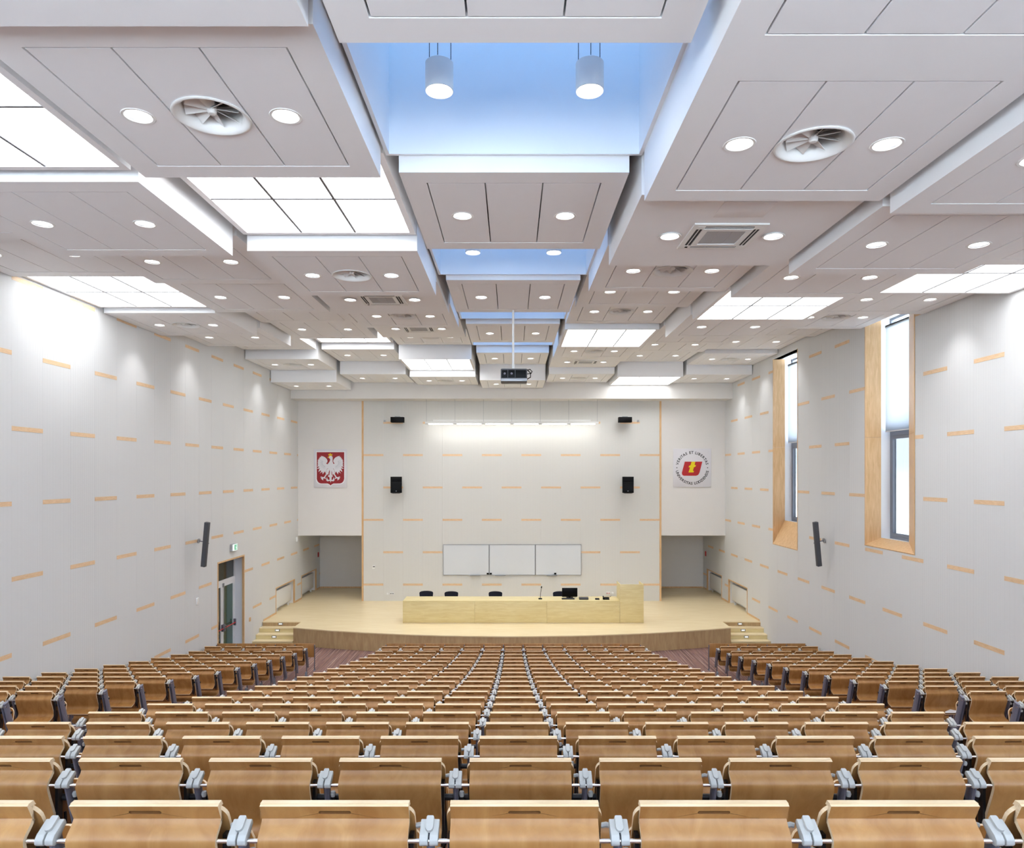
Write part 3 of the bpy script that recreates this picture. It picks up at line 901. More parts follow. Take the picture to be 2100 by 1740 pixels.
PANE_CACHE = {}
LIGHT_LABEL = 'luminous ceiling panel, %s, %s'
for (c, r), (h, kind) in sorted(CELLS.items()):
    x0, x1 = CXC[c] - HW, CXC[c] + HW
    y0, y1 = ROWS[r]
    if (c, r) == (3, 0): y1 = 4.36
    if (c, r) == (4, 0): y1 = ROWS[1][0]
    zb = CZ + h
    cx, cy = CXC[c], (y0 + y1) / 2
    where = '%s, %s' % (rowname(r), COLNAME[c])
    if kind == 'S':
        # skylight shaft: thin white liner walls from the lip up to the roof glazing
        a0, a1 = cx - 1.19, cx + 1.19
        b0, b1 = y0 - 0.06, y1 + 0.08
        zt = CZ + 5.6
        mb = MB(); th = 0.035
        mb.box(a0 - th, a1 + th, b1, b1 + th, zb, zt); mb.box(a0 - th, a1 + th, b0 - th, b0, zb, zt)
        mb.box(a0 - th, a0, b0, b1, zb, zt); mb.box(a1, a1 + th, b0, b1, zb, zt)
        mb.build('skylight_shaft', 'white_paint', ceiling)
        sk = MB()
        for u in (a0, (a0 + a1) / 2 - 0.025, a1 - 0.05): sk.box(u, u + 0.05, b0, b1, zt - 0.08, zt)
        for u in (b0, b1 - 0.05): sk.box(a0 + 0.05, (a0 + a1) / 2 - 0.025, u, u + 0.05, zt - 0.08, zt); sk.box((a0 + a1) / 2 + 0.025, a1 - 0.05, u, u + 0.05, zt - 0.08, zt)
        sf = struct(sk.build('window_skylight', 'alu'))
        for p, q in ((a0 + 0.05, (a0 + a1) / 2 - 0.025), ((a0 + a1) / 2 + 0.025, a1 - 0.05)):
            MB().box(p, q, b0 + 0.05, b1 - 0.05, zt - 0.05, zt - 0.04).build('pane', 'glass', sf)
        if r in (1, 3):
            for s, nm in ((-0.6, 'left'), (0.6, 'right')):
                t = thing('pendant_lamp', 'grey cylinder pendant lamp on wires, %s one in the %s skylight shaft' % (nm, 'nearest' if r == 1 else 'second'), 'pendant lamp', (cx + s, cy + 0.12, zb), group='pendant lamps in the skylights')
                MB().lathe([(0.085, 0.02), (0.108, 0.0), (0.112, 0.004), (0.112, 0.222), (0.10, 0.234), (0.0005, 0.236)], 28).build('shade', 'white_plastic', t)
                MB().disc(0, 0, 0.012, 0.1, 24).build('lamp', 'pendant_light', t)
                ww = MB()
                for k in range(3):
                    a = 2 * PI * k / 3 + 0.5
                    ww.tube([(0.1 * math.cos(a), 0.1 * math.sin(a), 0.23), (0.1 * math.cos(a), 0.1 * math.sin(a), zt - zb - 0.06)], 0.003, 6)
                ww.build('wire', 'dark_metal', t)
                lp = bpy.data.lights.new('lamp_beam', 'SPOT'); lp.energy = SPOT_W * 1.3; lp.color = (1, 0.985, 0.97)
                lp.spot_size = R(110); lp.spot_blend = 0.9; lp.shadow_soft_size = 0.08
                link('lamp_beam', lp, t, (0, 0, -0.01))
        continue
    if kind[0] == 'L':
        body = raft_body(x0, x1, y0, y1, zb + 0.06, None)
        t = thing('luminous_panel', LIGHT_LABEL % (rowname(r), COLNAME[c]), 'ceiling light', (cx, cy, zb), group='large luminous ceiling panels')
        rim = 0.07
        hx, hy = HW, (y1 - y0) / 2
        mb = MB()
        mb.box(-hx, hx, -hy, -hy + rim, 0, 0.06); mb.box(-hx, hx, hy - rim, hy, 0, 0.06)
        mb.box(-hx, -hx + rim, -hy + rim, hy - rim, 0, 0.06); mb.box(hx - rim, hx, -hy + rim, hy - rim, 0, 0.06)
        mb.build('frame', 'white_paint', t)
        ny = 2 if kind == 'L6' else 1
        gp = 0.012
        pw = (2 * (hx - rim) - 4 * gp) / 3; pl = (2 * (hy - rim) - (ny + 1) * gp) / ny
        for i in (1, 2):
            u = -hx + rim + gp / 2 + i * (pw + gp)
            MB().box(u - 0.013, u + 0.013, -hy + rim, hy - rim, 0.004, 0.06).build('grid_bar', 'grid_grey', t)
        if ny == 2: MB().box(-hx + rim, hx - rim, -0.013, 0.013, 0.003, 0.06).build('grid_bar', 'grid_grey', t)
        key = (round(pw, 3), round(pl, 3))
        if key not in PANE_CACHE: PANE_CACHE[key] = MB().box(-pw / 2, pw / 2, -pl / 2, pl / 2, 0, 0.014).mesh('pane', ['pane_light'])
        for i in range(3):
            for j in range(ny):
                link('pane', PANE_CACHE[key], t, (-hx + rim + gp + pw / 2 + i * (pw + gp), -hy + rim + gp + pl / 2 + j * (pl + gp), 0.014))
        continue
    if kind in ('A', 'N'):
        raft_body(x0, x1, y0, y1, zb, None)
        if kind == 'A':
            ac_unit(cx, cy + (0.0 if r != 2 else 0.02), zb, 'square white cassette air conditioner, %s' % where)
            for s, nm in ((-0.58, 'left'), (0.58, 'right')):
                downlight(cx + s, cy, zb - 0.0135, 'round downlight %s of the air conditioner, %s' % (nm, where))
            if (c, r) == (4, 2):
                t = thing('access_hatch', 'flush square access hatch in the ceiling above the nearest air conditioner', 'hatch', (cx + 0.0, cy - 0.76, zb))
                MB().bbox(-0.26, 0.26, -0.2, 0.2, -0.006, 0.0, 0.002).build('cover', 'slab_white', t)
        continue
    border = 0.235
    body = raft_body(x0, x1, y0, y1, zb, border)
    a0, a1, b0, b1 = x0 + border, x1 - border, y0 + border, y1 - border
    gp = 0.014
    pw = (a1 - a0 - 4 * gp) / 3; pl = b1 - b0 - 2 * gp
    for i in range(3):
        hole = 0.0
        if kind in ('P2', 'D') and i != 1: hole = DL_R + 0.004
        if kind == 'D' and i == 1: hole = 0.282
        px = a0 + gp + pw / 2 + i * (pw + gp)
        if kind == 'D' and i == 1 and hole > pw / 2 - 0.005: hole = pw / 2 - 0.006
        link('panel', get_slab(pw, pl, hole), body, (px, (b0 + b1) / 2, zb + 0.002))
    if kind in ('P2', 'D'):
        for i, nm in ((0, 'left'), (2, 'right')):
            px = a0 + gp + pw / 2 + i * (pw + gp)
            if kind == 'D': lab = 'round downlight %s of the swirl diffuser, %s' % (nm, where)
            else: lab = 'round downlight, %s one of its raft, %s' % (nm, where)
            downlight(px, (b0 + b1) / 2, zb + 0.002, lab)
    if kind == 'D':
        diffuser(cx, (b0 + b1) / 2, zb + 0.002, 'round swirl air diffuser, %s' % where)

# ------------------------------------------------------------------ lecture seats
PITCH = 0.535
def solid_sheet(mb, thick, name, mats, rim=1):
    """Turn an open sheet into a closed board whose rim shows the plywood edge."""
    me = mb.mesh(name + '_sheet', [mats[0], mats[1]])
    bm = bmesh.new(); bm.from_mesh(me)
    bmesh.ops.remove_doubles(bm, verts=bm.verts, dist=1e-5)
    bmesh.ops.recalc_face_normals(bm, faces=bm.faces)
    bm.to_mesh(me); bm.free()
    o = link('tmp', me)
    md = o.modifiers.new('s', 'SOLIDIFY'); md.thickness = thick; md.offset = 0; md.material_offset_rim = rim; md.use_even_offset = True
    dg = bpy.context.evaluated_depsgraph_get()
    out = bpy.data.meshes.new_from_object(o.evaluated_get(dg))
    out.name = name
    bpy.data.objects.remove(o)
    for p in out.polygons: p.use_smooth = True
    out.set_sharp_from_angle(angle=R(35))
    return out

def smooth_profile(pts, n=4):
    out = []
    P = [Vector(p) for p in pts]
    for i in range(len(P) - 1):
        p0 = P[max(i - 1, 0)]; p1 = P[i]; p2 = P[i + 1]; p3 = P[min(i + 2, len(P) - 1)]
        for k in range(n):
            t = k / n
            out.append(0.5 * ((2 * p1) + (-p0 + p2) * t + (2 * p0 - 5 * p1 + 4 * p2 - p3) * t * t + (-p0 + 3 * p1 - 3 * p2 + p3) * t ** 3))
    out.append(P[-1])
    return [(p.x, p.y) for p in out]

def back_panel_mesh():
    hw = 0.209
    mb = MB()
    # flat top section with the grip slot; (y, z): y grows towards the stage
    t0, t1 = (-0.004, 0.872), (0.018, 0.826)
    def on(u):     # u in 0..1 down the flat section
        return (t0[0] + (t1[0] - t0[0]) * u, t0[1] + (t1[1] - t0[1]) * u)
    n = 28
    r = 0.0058 / 0.046; half = 0.040
    inn = []
    for k in range(n):
        a = 2 * PI * k / n
        sx = half if math.cos(a) >= 0 else -half
        inn.append((sx + 0.0058 * math.cos(a), 0.0058 * math.sin(a)))
    inn = [(x, y) for x, y in inn]
    cy = -0.0215
    out = rect_loop([(math.cos(2 * PI * k / n), math.sin(2 * PI * k / n) * 0.22) for k in range(n)], 0, 0, -hw, hw, -0.046 - cy, 0 - cy)
    to3 = lambda p: (p[0], on(-(p[1] + cy) / 0.046)[0], on(-(p[1] + cy) / 0.046)[1])
    ring_faces(mb, out, inn, to3)
    prof = [t1] + smooth_profile([(0.017, 0.821), (0.006, 0.806), (-0.014, 0.788), (-0.020, 0.772), (-0.012, 0.738), (0.016, 0.66), (0.033, 0.61), (0.031, 0.582), (0.010, 0.558), (-0.04, 0.538), (-0.082, 0.530)], 4)
    xs = [-hw, hw]
    # top rows share only the corner points with the slot plate; close with a strip
    for i in range(len(prof) - 1):
        a, b = prof[i], prof[i + 1]
        mb.add([(-hw, a[0], a[1]), (hw, a[0], a[1]), (hw, b[0], b[1]), (-hw, b[0], b[1])], [(0, 1, 2, 3)])
    me = solid_sheet(mb, 0.013, 'back_panel', ['seat_wood', 'ply_edge'])
    me.materials.append(MATS['slot_shade'])
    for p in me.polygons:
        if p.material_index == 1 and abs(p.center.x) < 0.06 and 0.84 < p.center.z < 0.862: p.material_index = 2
    return me

def shell_mesh(name, prof, hw, rad_top, thick=0.012, rad_bot=0.0, bow=0.0):
    """Plywood shell: profile swept over the width, corners rounded by narrowing the rows near the ends."""
    mb = MB()
    L = [0]
    for i in range(1, len(prof)): L.append(L[-1] + math.dist(prof[i], prof[i - 1]))
    T = L[-1]
    rows = []
    for (y, z), l in zip(prof, L):
        w = hw
        if rad_top and l < rad_top: w = hw - rad_top + math.sqrt(max(0, rad_top ** 2 - (rad_top - l) ** 2))
        if rad_bot and T - l < rad_bot: w = hw - rad_bot + math.sqrt(max(0, rad_bot ** 2 - (rad_bot - (T - l)) ** 2))
        rows.append([(w * s, y + bow * (1 - s * s), z) for s in (-1, -0.5, 0, 0.5, 1)])
    for i in range(len(rows) - 1):
        for k in range(4):
            mb.add([rows[i][k], rows[i][k + 1], rows[i + 1][k + 1], rows[i + 1][k]], [(0, 1, 2, 3)])
    return solid_sheet(mb, thick, name, ['seat_wood', 'ply_edge'])

M_BACK = back_panel_mesh()
bp = smooth_profile([(0.014, 0.866), (0.023, 0.846), (0.042, 0.81), (0.080, 0.72), (0.115, 0.60), (0.135, 0.50), (0.16, 0.43)], 3)
M_REST = shell_mesh('backrest', bp, 0.222, 0.05, 0.012, 0.03, 0.0)
sp_ = smooth_profile([(0.265, 0.68), (0.262, 0.64), (0.25, 0.57), (0.228, 0.49), (0.20, 0.42), (0.15, 0.365), (0.115, 0.34)], 3)
M_SEAT = shell_mesh('seat', sp_, 0.215, 0.06, 0.014, 0.05, 0.0)
M_NOSE = MB().prism([(-0.003, 0.8745), (0.016, 0.8755), (0.026, 0.860), (0.004, 0.862)], -0.2095, 0.2095, 'X').mesh('top_edge', ['ply_edge'])
# standard: reclined oval post with a grey foot
mb = MB()
mb.tube([(0, 0.012, 0.795), (0, 0.128, 0.40), (0, 0.140, 0.33), (0, 0.140, 0.0)], 0.5, 14, 0, True, 0.024, 0.05)
M_POST = mb.mesh('post', ['post_metal'])
M_FOOT = MB().prism([(0.05, 0.0), (0.18, 0.0), (0.165, 0.16), (0.10, 0.19), (0.065, 0.18)], -0.017, 0.017, 'X').mesh('foot', ['foot_grey'])
# clamp on top of the post: sloping two-lobed body and a tongue
mb = MB()
Mt = Matrix.Translation((0, 0.0, 0.80)) @ Matrix.Rotation(R(30), 4, 'X')
for s in (-1, 1):
    pl = [(0.030, -0.014), (0.032, 0.000), (0.028, 0.006), (-0.020, 0.006), (-0.034, 0.001), (-0.040, -0.010), (-0.037, -0.020), (-0.028, -0.026), (-0.012, -0.022)]
    bm = bmesh.new()
    xa, xb = sorted((s * 0.0022, s * 0.0262))
    va = [bm.verts.new((xa, p[0], p[1])) for p in pl]; vb = [bm.verts.new((xb, p[0], p[1])) for p in pl]
    bm.faces.new(va); bm.faces.new(list(reversed(vb)))
    for k in range(len(pl)): bm.faces.new((va[k], vb[k], vb[(k + 1) % len(pl)], va[(k + 1) % len(pl)]))
    bmesh.ops.bevel(bm, geom=bm.edges[:], offset=0.0025, segments=2, affect='EDGES', profile=0.5)
    mb.bm(bm, 0, Mt, True)
mb.box(-0.0025, 0.0025, -0.002, 0.028, -0.012, 0.0055, 0, Mt)
M_CAP = mb.mesh('clamp', ['cap_grey'])
mb = MB()
pl = []
for k in range(9):
    a = PI + PI * k / 8
    pl.append((0.0115 * math.cos(a), -0.001 + 0.0115 * math.sin(a)))
pl += [(0.0115, 0.030), (0.009, 0.034), (-0.009, 0.034), (-0.0115, 0.030)]
bm = bmesh.new()
va = [bm.verts.new((p[0], p[1], 0.004)) for p in pl]; vb = [bm.verts.new((p[0] * 0.9, p[1], 0.014)) for p in pl]
bm.faces.new(list(reversed(va))); bm.faces.new(vb)
for k in range(len(pl)): bm.faces.new((va[k], va[(k + 1) % len(pl)], vb[(k + 1) % len(pl)], vb[k]))
mb.bm(bm, 0, Mt)
M_TONGUE = mb.mesh('tongue', ['cap_grey'])
mb = MB()
mb.tube([(-0.062, -0.014, 0.775), (0.062, -0.014, 0.775)], 0.0062, 10)
M_ROD = mb.mesh('pivot_rod', ['chrome'])
mb = MB()
mb.tube([(-0.062, 0.065, 0.69), (0.062, 0.065, 0.69)], 0.0135, 10)
mb.tube([(0.024, 0.03, 0.715), (0.024, 0.10, 0.50)], 0.010, 8)
M_BAR = mb.mesh('hinge_bar', ['dark_metal'])
mb = MB()
mb.lathe([(0.0005, 0.012), (0.009, 0.009), (0.012, 0.0), (0.009, -0.012)], 12, 0, (0.024, 0.028, 0.722))
M_KNOB = mb.mesh('bolt_cap', ['cap_grey'])
M_PEG = MB().tube([(-0.045, 0.052, 0.785), (-0.030, 0.052, 0.788), (-0.022, 0.05, 0.786)], 0.008, 8).mesh('stop_peg', ['cap_grey'])
mb = MB()
for s in (-1, 1):
    mb.tube([(s * 0.212, 0.085, 0.62), (s * 0.222, 0.075, 0.56), (s * 0.224, 0.06, 0.51), (s * 0.215, 0.07, 0.475), (s * 0.208, 0.10, 0.47)], 0.006, 6)
    mb.box(s * 0.212 - 0.006, s * 0.212 + 0.006, 0.03, 0.06, 0.50, 0.77, 0, Matrix.Translation((0, 0.0, 0)))
M_BRKT = mb.mesh('bracket', ['dark_metal'])

mb = MB()
mb.tube([(0, 0.004, 0.815), (0, 0.118, 0.42), (0, 0.135, 0.30)], 0.5, 14, 0, True, 0.036, 0.075)
M_END = mb.mesh('end_bar', ['post_metal'])
BLOCKS = [('left', -5.40 - 5 * PITCH, 5, PITCH), ('centre', 0.035 - 6.5 * PITCH, 13, PITCH), ('right', 5.385, 5, 0.53)]
seats = []
for n in range(1, NROWS + 1):
    d = row_d(n)
    for bname, xs0, cnt, pt in BLOCKS:
        for i in range(cnt):
            x = xs0 + pt * (i + 0.5)
            px = 1050 + FPX * x / (d + 0.05)
            if -190 * 2.0 / d * 1.0 - 60 < px < 2160 + 190 * 2.0 / d:
                seats.append((n, d, bname, i, cnt, x, pt))
seats.sort(key=lambda s: s[1])
keep, rest = seats[:300], seats[300:]
BL = {'left': 'door-side block', 'centre': 'centre block', 'right': 'window-side block'}
def standard(par, sx):
    link('post', M_POST, par, (sx, 0, 0)); link('foot', M_FOOT, par, (sx, 0, 0))
    c = link('clamp', M_CAP, par, (sx, 0, 0)); link('tongue', M_TONGUE, c)
    link('pivot_rod', M_ROD, par, (sx, 0, 0)); link('hinge_bar', M_BAR, par, (sx, 0, 0)); link('bolt_cap', M_KNOB, par, (sx, 0, 0)); link('stop_peg', M_PEG, par, (sx, 0, 0))
for (n, d, bname, i, cnt, x, pt) in keep:
    rk = NROWS + 1 - n
    rowtxt = 'nearest row' if rk == 1 else '%s row from the camera' % ORD[rk]
    lab = 'folded beech seat, %s, %s, %s from left' % (rowtxt, BL[bname], ORD[i + 1])
    t = thing('lecture_seat', lab, 'seat', (x, d, row_floor(n)), group='folding beech lecture seats')
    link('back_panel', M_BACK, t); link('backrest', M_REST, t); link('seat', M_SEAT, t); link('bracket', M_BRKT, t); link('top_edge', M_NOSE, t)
    standard(t, -pt / 2)
    if i == cnt - 1: standard(t, pt / 2)
    if bname == 'left' and i == cnt - 1: link('end_bar', M_END, t, (pt / 2 + 0.042, 0, 0))
    if bname == 'right' and i == 0: link('end_bar', M_END, t, (-pt / 2 - 0.042, 0, 0))
# the remaining front rows, too many to list one by one
mb_parts = [(M_BACK, 0), (M_REST, 0), (M_SEAT, 0), (M_BRKT, 0), (M_NOSE, 0)]
std_parts = [M_POST, M_FOOT, M_CAP, M_TONGUE, M_ROD, M_BAR, M_KNOB, M_PEG]
if rest:
    V, F, MI, SM = [], [], [], []
    names = ['seat_wood', 'ply_edge', 'slot_shade', 'post_metal', 'foot_grey', 'cap_grey', 'chrome', 'dark_metal']
    def put(me, ox, oy, oz):
        o = len(V)
        V.extend((v.co.x + ox, v.co.y + oy, v.co.z + oz) for v in me.vertices)
        for p in me.polygons:
            F.append(tuple(o + k for k in p.vertices)); MI.append(names.index(me.materials[p.material_index].name)); SM.append(p.use_smooth)
    for (n, d, bname, i, cnt, x, pt) in rest:
        z = row_floor(n)
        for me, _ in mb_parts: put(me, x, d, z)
        for me in std_parts: put(me, x - pt / 2, d, z)
        if i == cnt - 1:
            for me in std_parts: put(me, x + pt / 2, d, z)
        if bname == 'left' and i == cnt - 1: put(M_END, x + pt / 2 + 0.042, d, z)
        if bname == 'right' and i == 0: put(M_END, x - pt / 2 - 0.042, d, z)
    me = bpy.data.meshes.new('distant_seats')
    me.from_pydata(V, [], F)
    for k in names: me.materials.append(MATS[k])
    me.polygons.foreach_set('material_index', MI); me.polygons.foreach_set('use_smooth', SM)
    me.set_sharp_from_angle(angle=R(35)); me.update()
    o = link('distant_seats', me)
    o['kind'] = 'stuff'
    tag(o, 'front rows of folded beech seats nearest the stage', 'seats')

# front desk panels of the first row
for bname, xs0, cnt, pt in BLOCKS:
    where = {'left': 'before the door-side block', 'centre': 'before the centre block', 'right': 'before the window-side block'}[bname]
    t = thing('front_desk', 'row of brown beech modesty panels on posts %s' % where, 'desk panel', (xs0 + cnt * pt / 2, ROW_D0 + 0.0, ZF), group='front row modesty panels')
    for i in range(cnt):
        u = -cnt * pt / 2 + pt * i
        MB().bbox(u + 0.004, u + pt - 0.004, -0.009, 0.009, 0.36, 0.733, 0.003).build('panel', 'seat_wood', t)
    for i in range(cnt + 1):
        u = -cnt * pt / 2 + pt * i
        MB().tube([(u, -0.02, 0.70), (u, 0.05 - 0.05, 0.34), (u, -0.03, 0.03), (u, -0.03, 0.0)], 0.5, 10, 0, True, 0.026, 0.05).build('post', 'post_metal', t)
        MB().prism([(-0.09, 0.0), (0.03, 0.0), (0.03, 0.015), (-0.01, 0.05), (-0.06, 0.03)], u - 0.015, u + 0.015, 'X').build('foot', 'post_metal', t)

# sheet of paper left on a seat ledge
nP = 9
bl = BLOCKS[2]
xP = bl[1] + bl[3] * 1.5
t = thing('paper_sheet', 'white paper sheet lying on a seat ledge in the window-side block', 'paper', (5.75, row_d(11) - 0.045, row_floor(11) + 0.553))
mb = MB()
pts_ = [(-0.105, -0.045), (0.105, -0.055), (0.10, 0.015), (0.02, 0.05), (-0.08, 0.0)]
mb.add([(p[0], p[1], 0.0 + 0.25 * max(0, p[1])) for p in pts_] + [(p[0], p[1], 0.0015 + 0.25 * max(0, p[1])) for p in pts_], [(0, 1, 2, 3, 4), (9, 8, 7, 6, 5)] + [(k, (k + 1) % 5, 5 + (k + 1) % 5, 5 + k) for k in range(5)])
mb.build('sheet', 'paper', t)

# ------------------------------------------------------------------ stage furniture
DY = 22.41
t = thing('lecturer_desk', 'long pale wooden lecturer desk with a flat front on stage', 'desk', (0, DY, 0))
cuts = [-3.53, -1.21, 1.13, 3.485]
for i in range(3):
    MB().bbox(cuts[i] + 0.002, cuts[i + 1] - 0.002, 0.0, 0.025, 0.012, 0.695, 0.002).build('front_panel', 'desk_wood', t)
MB().bbox(-3.53, 3.485, -0.004, 0.82, 0.695, 0.722, 0.003).build('worktop', 'desk_wood', t)
for x in (-3.528, -1.22, 1.12, 3.455):
    MB().bbox(x, x + 0.025, 0.025, 0.70, 0.0, 0.695, 0.002).build('side_panel', 'desk_wood', t)
t = thing('lectern', 'tall pale wooden lectern box at the right end of the lecturer desk', 'lectern', (3.875, DY, 0))
MB().bbox(-0.385, 0.38, 0.0, 0.022, 0.012, 1.25, 0.002).build('front_panel', 'desk_wood', t)
MB().bbox(-0.385, -0.36, 0.022, 0.72, 0.0, 1.25, 0.002).build('side_panel', 'desk_wood', t)
MB().bbox(0.355, 0.38, 0.022, 0.72, 0.0, 1.25, 0.002).build('side_panel', 'desk_wood', t)
MB().bbox(-0.36, 0.355, 0.022, 0.70, 1.05, 1.075, 0.002).build('shelf', 'desk_wood', t)

def visitor_chair(x, y, rz, label, zt=0.80):
    t = thing('conference_chair', label, 'chair', (x, y, 0), (0, 0, rz), 'dark chairs behind the desk')
    MB().bbox(-0.23, 0.23, -0.22, 0.22, 0.43, 0.49, 0.025).build('seat', 'navy_fabric', t)
    mb = MB()
    mb_pts = []
    n = 12
    poly_ = [(-0.21, 0.50)]
    for k in range(n + 1):
        a = PI - PI * k / n
        poly_.append((0.235 * math.cos(a) if abs(math.cos(a)) < 0.98 else 0.235 * math.copysign(1, math.cos(a)), zt - 0.085 + 0.085 * math.sin(a) ** 0.6))
    poly_.append((0.21, 0.50))
    mb.prism(poly_, 0.20, 0.245, 'Y')
    mb.build('backrest', 'navy_fabric', t)
    for sx in (-1, 1):
        MB().tube([(sx * 0.22, -0.2, 0.0), (sx * 0.22, -0.18, 0.43)], 0.012, 8).build('leg', 'black_matte', t)
        MB().tube([(sx * 0.22, 0.24, 0.0), (sx * 0.22, 0.19, 0.43), (sx * 0.2, 0.225, 0.56)], 0.012, 8).build('leg', 'black_matte', t)
# chairs face the audience, so their backs are towards the wall
def px_x(px, d): return (px - 1050) * d / FPX
visitor_chair(px_x(874, 23.75), 23.55, 0, 'dark navy chair behind the desk, leftmost of the row', 0.815)
visitor_chair(px_x(925.5, 23.75), 23.55, 0, 'dark navy chair behind the desk, second from the left', 0.80)
visitor_chair(px_x(1016, 23.75), 23.55, 0, 'dark navy chair behind the middle of the desk', 0.80)
visitor_chair(px_x(1148, 23.75), 23.55, 0, 'dark navy chair behind the desk monitor', 0.80)
visitor_chair(px_x(1178, 23.85), 23.75, 0.0, 'dark navy chair half hidden right of the desk monitor', 0.79) if False else None

ZD = 0.722
t = thing('gooseneck_microphone', 'black gooseneck microphone standing on the desk', 'microphone', (px_x(1108, 22.7), 22.72, ZD))
MB().bbox(-0.06, 0.06, -0.06, 0.06, 0, 0.03, 0.008).build('base', 'black_matte', t)
MB().tube([(0, 0, 0.03), (0.012, 0, 0.2), (0.035, -0.01, 0.36)], 0.008, 8).build('neck', 'black_matte', t)
MB().tube([(0.035, -0.01, 0.36), (0.042, -0.012, 0.41), (0.045, -0.014, 0.425)], [0.016, 0.018, 0.008], 10).build('capsule', 'black_matte', t)
t = thing('monitor', 'black flat monitor seen from behind on the desk', 'monitor', (px_x(1168.5, 22.95), 22.98, ZD))
MB().bbox(-0.255, 0.255, -0.02, 0.02, 0.03, 0.325, 0.006).build('housing', 'black_gloss', t)
MB().bbox(-0.245, 0.245, 0.02, 0.022, 0.04, 0.315, 0.0005).build('screen', 'black_gloss', t)
MB().bbox(-0.03, 0.03, 0.0, 0.03, 0.0, 0.14, 0.004).build('stand', 'black_matte', t)
MB().bbox(-0.11, 0.11, -0.06, 0.09, 0.0, 0.012, 0.004).build('foot', 'black_matte', t)
t = thing('keyboard', 'black keyboard lying before the monitor', 'keyboard', (px_x(1165, 22.75), 22.72, ZD))
MB().bbox(-0.21, 0.21, -0.07, 0.07, 0, 0.022, 0.004).build('case', 'black_matte', t)
mb = MB()
for i in range(14):
    for j in range(4): mb.box(-0.2 + i * 0.0286, -0.2 + i * 0.0286 + 0.024, -0.06 + j * 0.03, -0.06 + j * 0.03 + 0.025, 0.022, 0.027)
mb.build('keys', 'speaker_grey', t)
t = thing('control_box', 'dark grey control unit with cables on the desk', 'control unit', (px_x(1197, 22.65), 22.66, ZD))
MB().bbox(-0.15, 0.15, -0.08, 0.08, 0, 0.07, 0.01, 0, Matrix.Rotation(R(4), 4, 'X')).build('case', 'speaker_grey', t)
MB().tube([(-0.16, 0, 0.04), (-0.2, 0.02, 0.09), (-0.3, 0.0, 0.02), (-0.42, 0.03, 0.006)], 0.006, 6).build('cable', 'white_plastic', t)
MB().tube([(0.15, 0.02, 0.04), (0.22, 0.05, 0.12), (0.26, 0.04, 0.02), (0.42, 0.02, 0.006)], 0.006, 6).build('cable', 'white_plastic', t)
mb = MB()
for k in range(5): mb.lathe([(0.008, 0.0), (0.008, 0.015), (0.0005, 0.016)], 8, 0, (-0.1 + 0.05 * k, -0.02, 0.068))
mb.build('dials', 'alu', t)
t = thing('small_switch_box', 'small black box on the desk between phone and control unit', 'box', (px_x(1225, 22.6), 22.62, ZD))
MB().bbox(-0.065, 0.065, -0.05, 0.05, 0, 0.045, 0.006).build('case', 'black_matte', t)
MB().bbox(-0.05, 0.05, -0.052, -0.05, 0.012, 0.034, 0.0005).build('front', 'speaker_grey', t)
t = thing('desk_phone', 'black telephone near the lectern on the desk', 'telephone', (px_x(1243, 22.65), 22.66, ZD))
MB().prism([(-0.07, 0.0), (0.08, 0.0), (0.08, 0.07), (-0.07, 0.025)], -0.1, 0.1, 'X').build('body', 'black_matte', t)
MB().tube([(-0.085, -0.08, 0.055), (-0.08, -0.03, 0.075), (-0.08, 0.05, 0.09), (-0.085, 0.09, 0.085)], [0.022, 0.014, 0.014, 0.022], 8).build('handset', 'black_gloss', t)
MB().tube([(0.08, 0.02, 0.05), (0.14, 0.02, 0.09), (0.17, 0.03, 0.11)], 0.007, 6).build('stalk', 'black_matte', t)

# ---- whiteboards
WBZ0, WBZ1 = 0.985, 2.15
for i in range(3):
    x0 = -2.615 + 1.752 * i; x1 = x0 + 1.744
    t = thing('whiteboard', '%s of three white wall boards above the desk' % ('left', 'middle', 'right')[i], 'whiteboard', ((x0 + x1) / 2, YB, WBZ0), group='three whiteboards')
    w = (x1 - x0) / 2; hgt = WBZ1 - WBZ0
    MB().box(-w + 0.012, w - 0.012, -0.03, -0.002, 0.012, hgt - 0.012).build('surface', 'board_white', t)
    for a in ((-w, w, 0, 0.014), (-w, w, hgt - 0.014, hgt)):
        MB().box(a[0], a[1], -0.036, -0.002, a[2], a[3]).build('rail', 'alu', t)
    for a in ((-w, -w + 0.014), (w - 0.014, w)):
        MB().box(a[0], a[1], -0.036, -0.002, 0.014, hgt - 0.014).build('rail', 'alu', t)
    tx = (0.35, -0.45, -0.25)[i]
    MB().box(tx - 0.2, tx + 0.2, -0.10, -0.036, -0.012, 0.004).build('pen_tray', 'alu', t)
    for ex in ([w - 0.05], [-w + 0.06], [-0.12])[i]:
        MB().bbox(ex - 0.04, ex + 0.04, -0.06, -0.03, 0.03, 0.09, 0.008).build('eraser', 'black_matte', t)

# ---- wall washer light over the boards
LX0, LX1 = -3.23, 3.22
YW, ZW = 25.78, 6.70
t = thing('wall_washer', 'long linear wall light hanging on wires above the whiteboards', 'wall light', (0, YW, ZW))
MB().box(LX0, LX1, -0.035, 0.035, 0.0, 0.07).build('housing', 'white_plastic', t)
MB().box(LX0 + 0.28, LX1 - 0.28, 0.12, 0.16, 0.10, 0.16).build('upper_rail', 'white_plastic', t)
seg = (LX1 - LX0 - 0.1) / 5.5
for k in range(6):
    a = LX0 + 0.05 + k * (LX1 - LX0 - 0.1) / 6
    MB().tube([(a + 0.08, 0.0, -0.014), (a + (LX1 - LX0 - 0.1) / 6 - 0.08, 0.0, -0.014)], 0.02, 10).build('tube', 'tube_light', t)
    MB().box(a - 0.05, a + 0.05, -0.03, 0.03, -0.02, 0.0).build('joint_cover', 'grille_grey', t)
